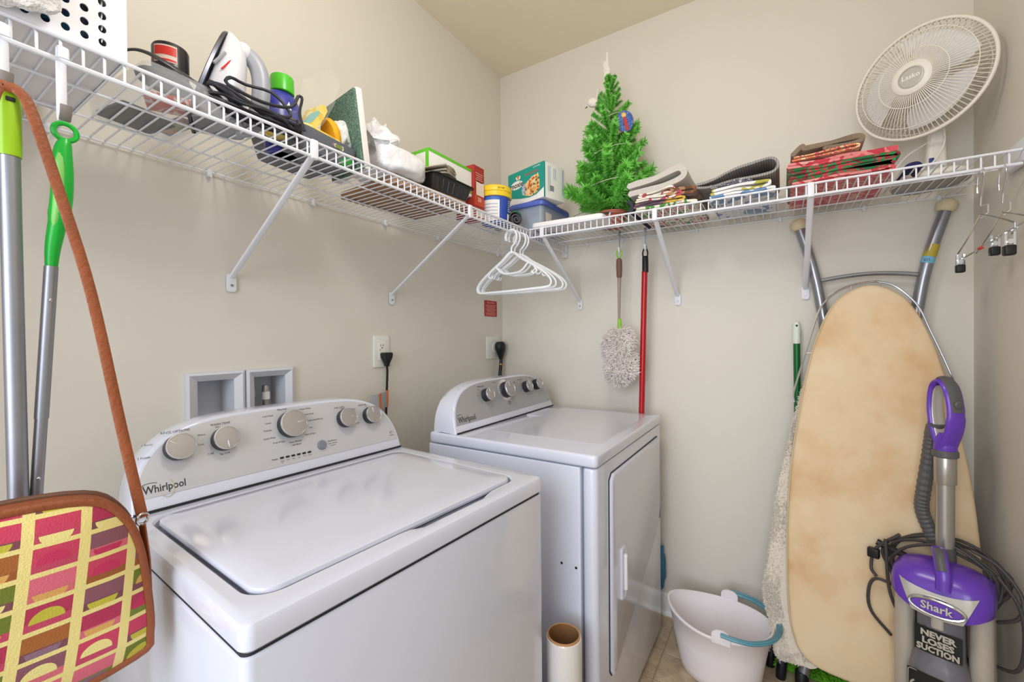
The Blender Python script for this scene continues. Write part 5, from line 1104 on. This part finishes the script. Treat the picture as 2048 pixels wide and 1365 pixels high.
# ---------------------------------------------------------------- upright vacuum cleaner
v = thing('vacuum_cleaner', 'purple and silver upright vacuum cleaner with its cord wound up', 'vacuum', (-.378, -1.722, .0), -110)
PUR = mat('purple_plastic', '6A3FB5', .22, var=.04); GRY = mat('dark_grey_plastic', '5C5A5A', .4, var=.05); CRM = mat('champagne_plastic', 'BDB3A4', .35, .15, var=.04); SLV = mat('silver_plastic', 'C9C4BA', .25, .4, var=.03); TUBE = mat('silver_wand', 'B3AEA6', .28, .7, var=.03)
GLS = mat('smoky_cup', '77747A', .25, .1, var=.08); VBL = mat('black_label', '171A18', .5); CRD = mat('vacuum_cord', '45403E', .55)
obj('floor_head', M().rbox((0, -.05, .045), (.27, .26, .08), .02, .05), GRY, v); 
for s in (-1, 1): obj('wheel', M().cyl((s*.11, .10, .05), (s*.135, .10, .05), .047, n=24, bev=.006), BLACK, v)
obj('swivel_neck', M().cyl((0, .02, .06), (0, .03, .20), .05, .06, 18), GRY, v)
# body: two side columns with dust cup between
for s in (-1, 1): obj('side_column', M().loft([[(s*.076+x, .015+y, z) for x, y in rrect(.046*q, .10*q, .020, 5)] for z, q in ((.10, .8), (.14, 1.0), (.40, 1.02), (.545, .95))]), CRM, v)
obj('dust_cup', M().loft([[(x, -.012+y, z) for x, y in rrect(w_, d_, .045, 8)] for z, w_, d_ in ((.12, .10, .11), (.14, .118, .135), (.345, .122, .14), (.372, .112, .128), (.395, .098, .114), (.52, .096, .112), (.545, .094, .11))]), GLS, v)
lf = M(); 
def cupn(u, z, r=.0): return Vector((u, -.0692+(u/.055)**2*.006-r, z))
obj('slogan_label', M().grid(lambda a, b: cupn(-.047+.094*a, .402+.070*b-.002), 8, 1), VBL, v)
for i, s_ in enumerate(('NEVER', 'LOSES', 'SUCTION')): text('printed_text', s_, .0225, SLV, v, frame((0, -.0706, .454-.0205*i), (1, 0, 0), (0, 0, 1), (0, -1, 0)), bold=.0011, sx=1.02 if i < 2 else .86)
lb = obj('picture_label', M().grid(lambda a, b: Vector((-.060+.12*a, -.0832+((a-.5)*2)**2*.004, .250+.098*b)), 8, 1), VBL, v)
obj('label_border', M().tube([Vector((x, -.0836+(abs(x)/.06)**2*.004, z)) for x, z in rrect(.116, .092, .006, 4, 0, .299)], .0010, 5, True), SLV, lb)
obj('pictured_nozzle', M().ball((.006, -.084, .312), .034, 18, 8, (1.15, .05, .34)).tf(Matrix.Identity(4)), PUR, lb)
obj('pictured_nozzle_top', M().ball((.0, -.0855, .318), .022, 16, 8, (1.2, .05, .3)), SLV, lb)
obj('pictured_arrow', M().tube([Vector((.052*math.cos(a), -.0842, .305+.026*math.sin(a))) for a in [R(150+250*i/20) for i in range(21)]], .0026, 6), SLV, lb)
text('printed_text', 'ENHANCED', .014, SLV, lb, frame((0, -.0845, .270), (1, 0, 0), (0, 0, 1), (0, -1, 0)), bold=.0007); text('printed_text', 'SWIVEL STEERING', .0105, SLV, lb, frame((0, -.0845, .257), (1, 0, 0), (0, 0, 1), (0, -1, 0)), bold=.0006)
obj('cup_latch', M().rbox((0, -.072, .500), (.026, .014, .046), .004, .006), SLV, v)
# purple top cover
L = []
def shell(w_, d_, z0, sag, r=.05):
    return [(x, y+.0, z0-sag*max(0, -(y)/(d_/2))*(1-(abs(x)/(w_/2))**2)) for x, y in rrect(w_, d_, r, 8)]
obj('top_cover', M().loft([shell(.190, .150, .538, .034), shell(.203, .166, .545, .034), shell(.204, .168, .575, .026), shell(.196, .156, .602, .014), shell(.16, .115, .622, .006), shell(.09, .07, .632, 0)]), PUR, v, 50)
def frontp(u, z): return Vector((u, -.0375-math.sqrt(max(0, .0025-max(0, abs(u)-.052)**2)), z-.030*(1-(abs(u)/.102)**2)))
pl_ = obj('silver_plate', M().grid(lambda a, b: frontp((-.5+a)*(.10+.056*b), .540+.066*b)+Vector((0, -.0005+b**2*.0055, 0)), 16, 6), SLV, v)
FPL = frame(frontp(.0, .572)+Vector((0, -.0075, 0)), (1, 0, 0), (0, .11, 1), (0, -1, .11))
obj('emblem_ring', M().tube([FPL @ Vector((.054*math.cos(a), .0205*math.sin(a), -.004*math.cos(a)**2*1.6)) for a in [2*PI*i/32 for i in range(32)]], .0042, 8, True), CHROME, v)
em = obj('emblem', M().loft([[FPL @ Vector((x, y, d-.004*(x/.054)**2*1.6)) for x, y in ell(.049, .0165, 32)] for d in (-.003, .0012)]), PUR, v)
text('printed_text', 'Shark', .027, SLV, em, FPL @ T((0, 0, -.0002)), bold=.0006, ext=.002)
obj('carry_handle', M().tube(smooth_path([(-.004, .035, .622), (-.008, .0, .668), (.0, -.040, .672), (.010, -.074, .635), (.012, -.084, .590)]), .015, 10, flat=(1.0, .55), up=(1, 0, 0)), PUR, v)
obj('handle_inlay', M().tube(smooth_path([(-.008, -.006, .6755), (.0, -.045, .678), (.010, -.079, .640)]), .010, 8, flat=(1.0, .35), up=(1, 0, 0)), GRY, v)
for s in (-1, 1): obj('top_inlay', M().ball((s*.050, -.035, .603), .030, 14, 8, (1.0, .8, .42)), GRY, v)
obj('cord_hook', M().tube(smooth_path([(-.07, .05, .60), (-.13, .06, .61), (-.155, .06, .618)]), .010, 8), BLACK, v)
# wand, hose, handle
obj('wand', M().cyl((.0, .045, .60), (.0, .050, .86), .0205, n=24), TUBE, v)
obj('wand_socket', M().cyl((.0, .045, .60), (.0, .0455, .665), .025, .023, 24), GRY, v)
obj('wand_sleeve', M().cyl((.0, .0495, .845), (.0, .051, .925), .0245, n=24, bev=.003), TUBE, v)
obj('collar', M().lathe([(.026, 0), (.029, .003), (.029, .016), (.026, .020)], 28).tf(T((0, .051, .922))), GRY, v)
hd = T((0, .051, .94)) @ RZ(42)
ring = smooth_path([(0, 0, .0), (0, -.018, .03), (0, -.034, .075), (0, -.036, .125), (0, -.022, .178), (0, .004, .200), (0, .028, .182), (0, .036, .13), (0, .030, .075), (0, .014, .03)], 5, True)
obj('handle_loop', M().tube([Vector((p.x, p.y*1.0, p.z)) for p in ring], [.0175 if i > 12 else .019 for i in range(len(ring))], 12, True, flat=(1.25, .5), up=(1, 0, 0)).tf(hd), PUR, v, 60)
obj('handle_base', M().lathe([(.024, -.002), (.026, .006), (.0225, .03), (.014, .05)], 20).tf(hd), PUR, v)
obj('loop_lining', M().tube([Vector((p.x, p.y*.74, .10+(p.z-.10)*.86)) for p in ring], .0145, 10, True, flat=(1.05, .2), up=(1, 0, 0)).tf(hd), SLV, v, 60)
obj('handle_cap', M().tube(smooth_path([(0, -.041, .115), (0, -.037, .150), (0, -.025, .186), (0, .002, .208), (0, .02, .198)]), .0145, 10, flat=(1.05, .45), up=(1, 0, 0)).tf(hd), GRY, v)
obj('release_button', M().ball((0, -.047, .138), .0105, 14, 8, (1, .4, 1.1)).tf(hd), GRY, v)
hp_ = smooth_path([(-.026, .076, 1.005), (-.032, .084, .97), (-.040, .090, .90), (-.052, .092, .80), (-.055, .094, .74), (-.035, .090, .68), (-.01, .08, .63)], 10)
obj('hose', M().tube(hp_, [.0185 if i % 2 else .0165 for i in range(len(hp_))], 14), GRY, v, 20)
obj('hose_cuff', M().cyl((-.020, .070, 1.015), (-.030, .082, .975), .019, .0195, 18), GRY, v)
# cord wound round the hooks
rn = random.Random(3); P = []
for i in range(5):
    for j in range(16):
        a = 2*PI*j/16; P.append(((.108+.006*i)*math.cos(a)+rn.uniform(-.008, .008)-.012, .052+.012*i+.03*math.sin(a)*.3-.018*math.sin(a+i), .575+.092*math.sin(a)+.008*math.sin(i*2+a*2)+rn.uniform(-.006, .006)))
cdv = obj('power_cord', M().tube(smooth_path(P, 3), .0046, 8), CRD, v)
for pts_ in ([(.10, .05, .62), (.140, .03, .56), (.148, .02, .47), (.135, .02, .40), (.09, .05, .375)], [(-.10, .06, .66), (-.155, .05, .60), (-.165, .04, .54), (-.15, .03, .52)], [(-.10, .05, .50), (-.155, .045, .505), (-.172, .04, .46), (-.165, .04, .40), (-.12, .055, .34)], [(.05, .07, .665), (.10, .06, .645), (.142, .04, .59), (.138, .03, .535), (.10, .04, .50)], [(-.13, .04, .64), (-.12, .03, .50), (-.10, .04, .42)]):
    obj('cord_loop', M().tube(smooth_path(pts_), .0046, 8), CRD, cdv)
obj('plug', M().rbox((-.160, .045, .585), (.03, .018, .03), .004).tf(Matrix.Identity(4)), BLACK, cdv)
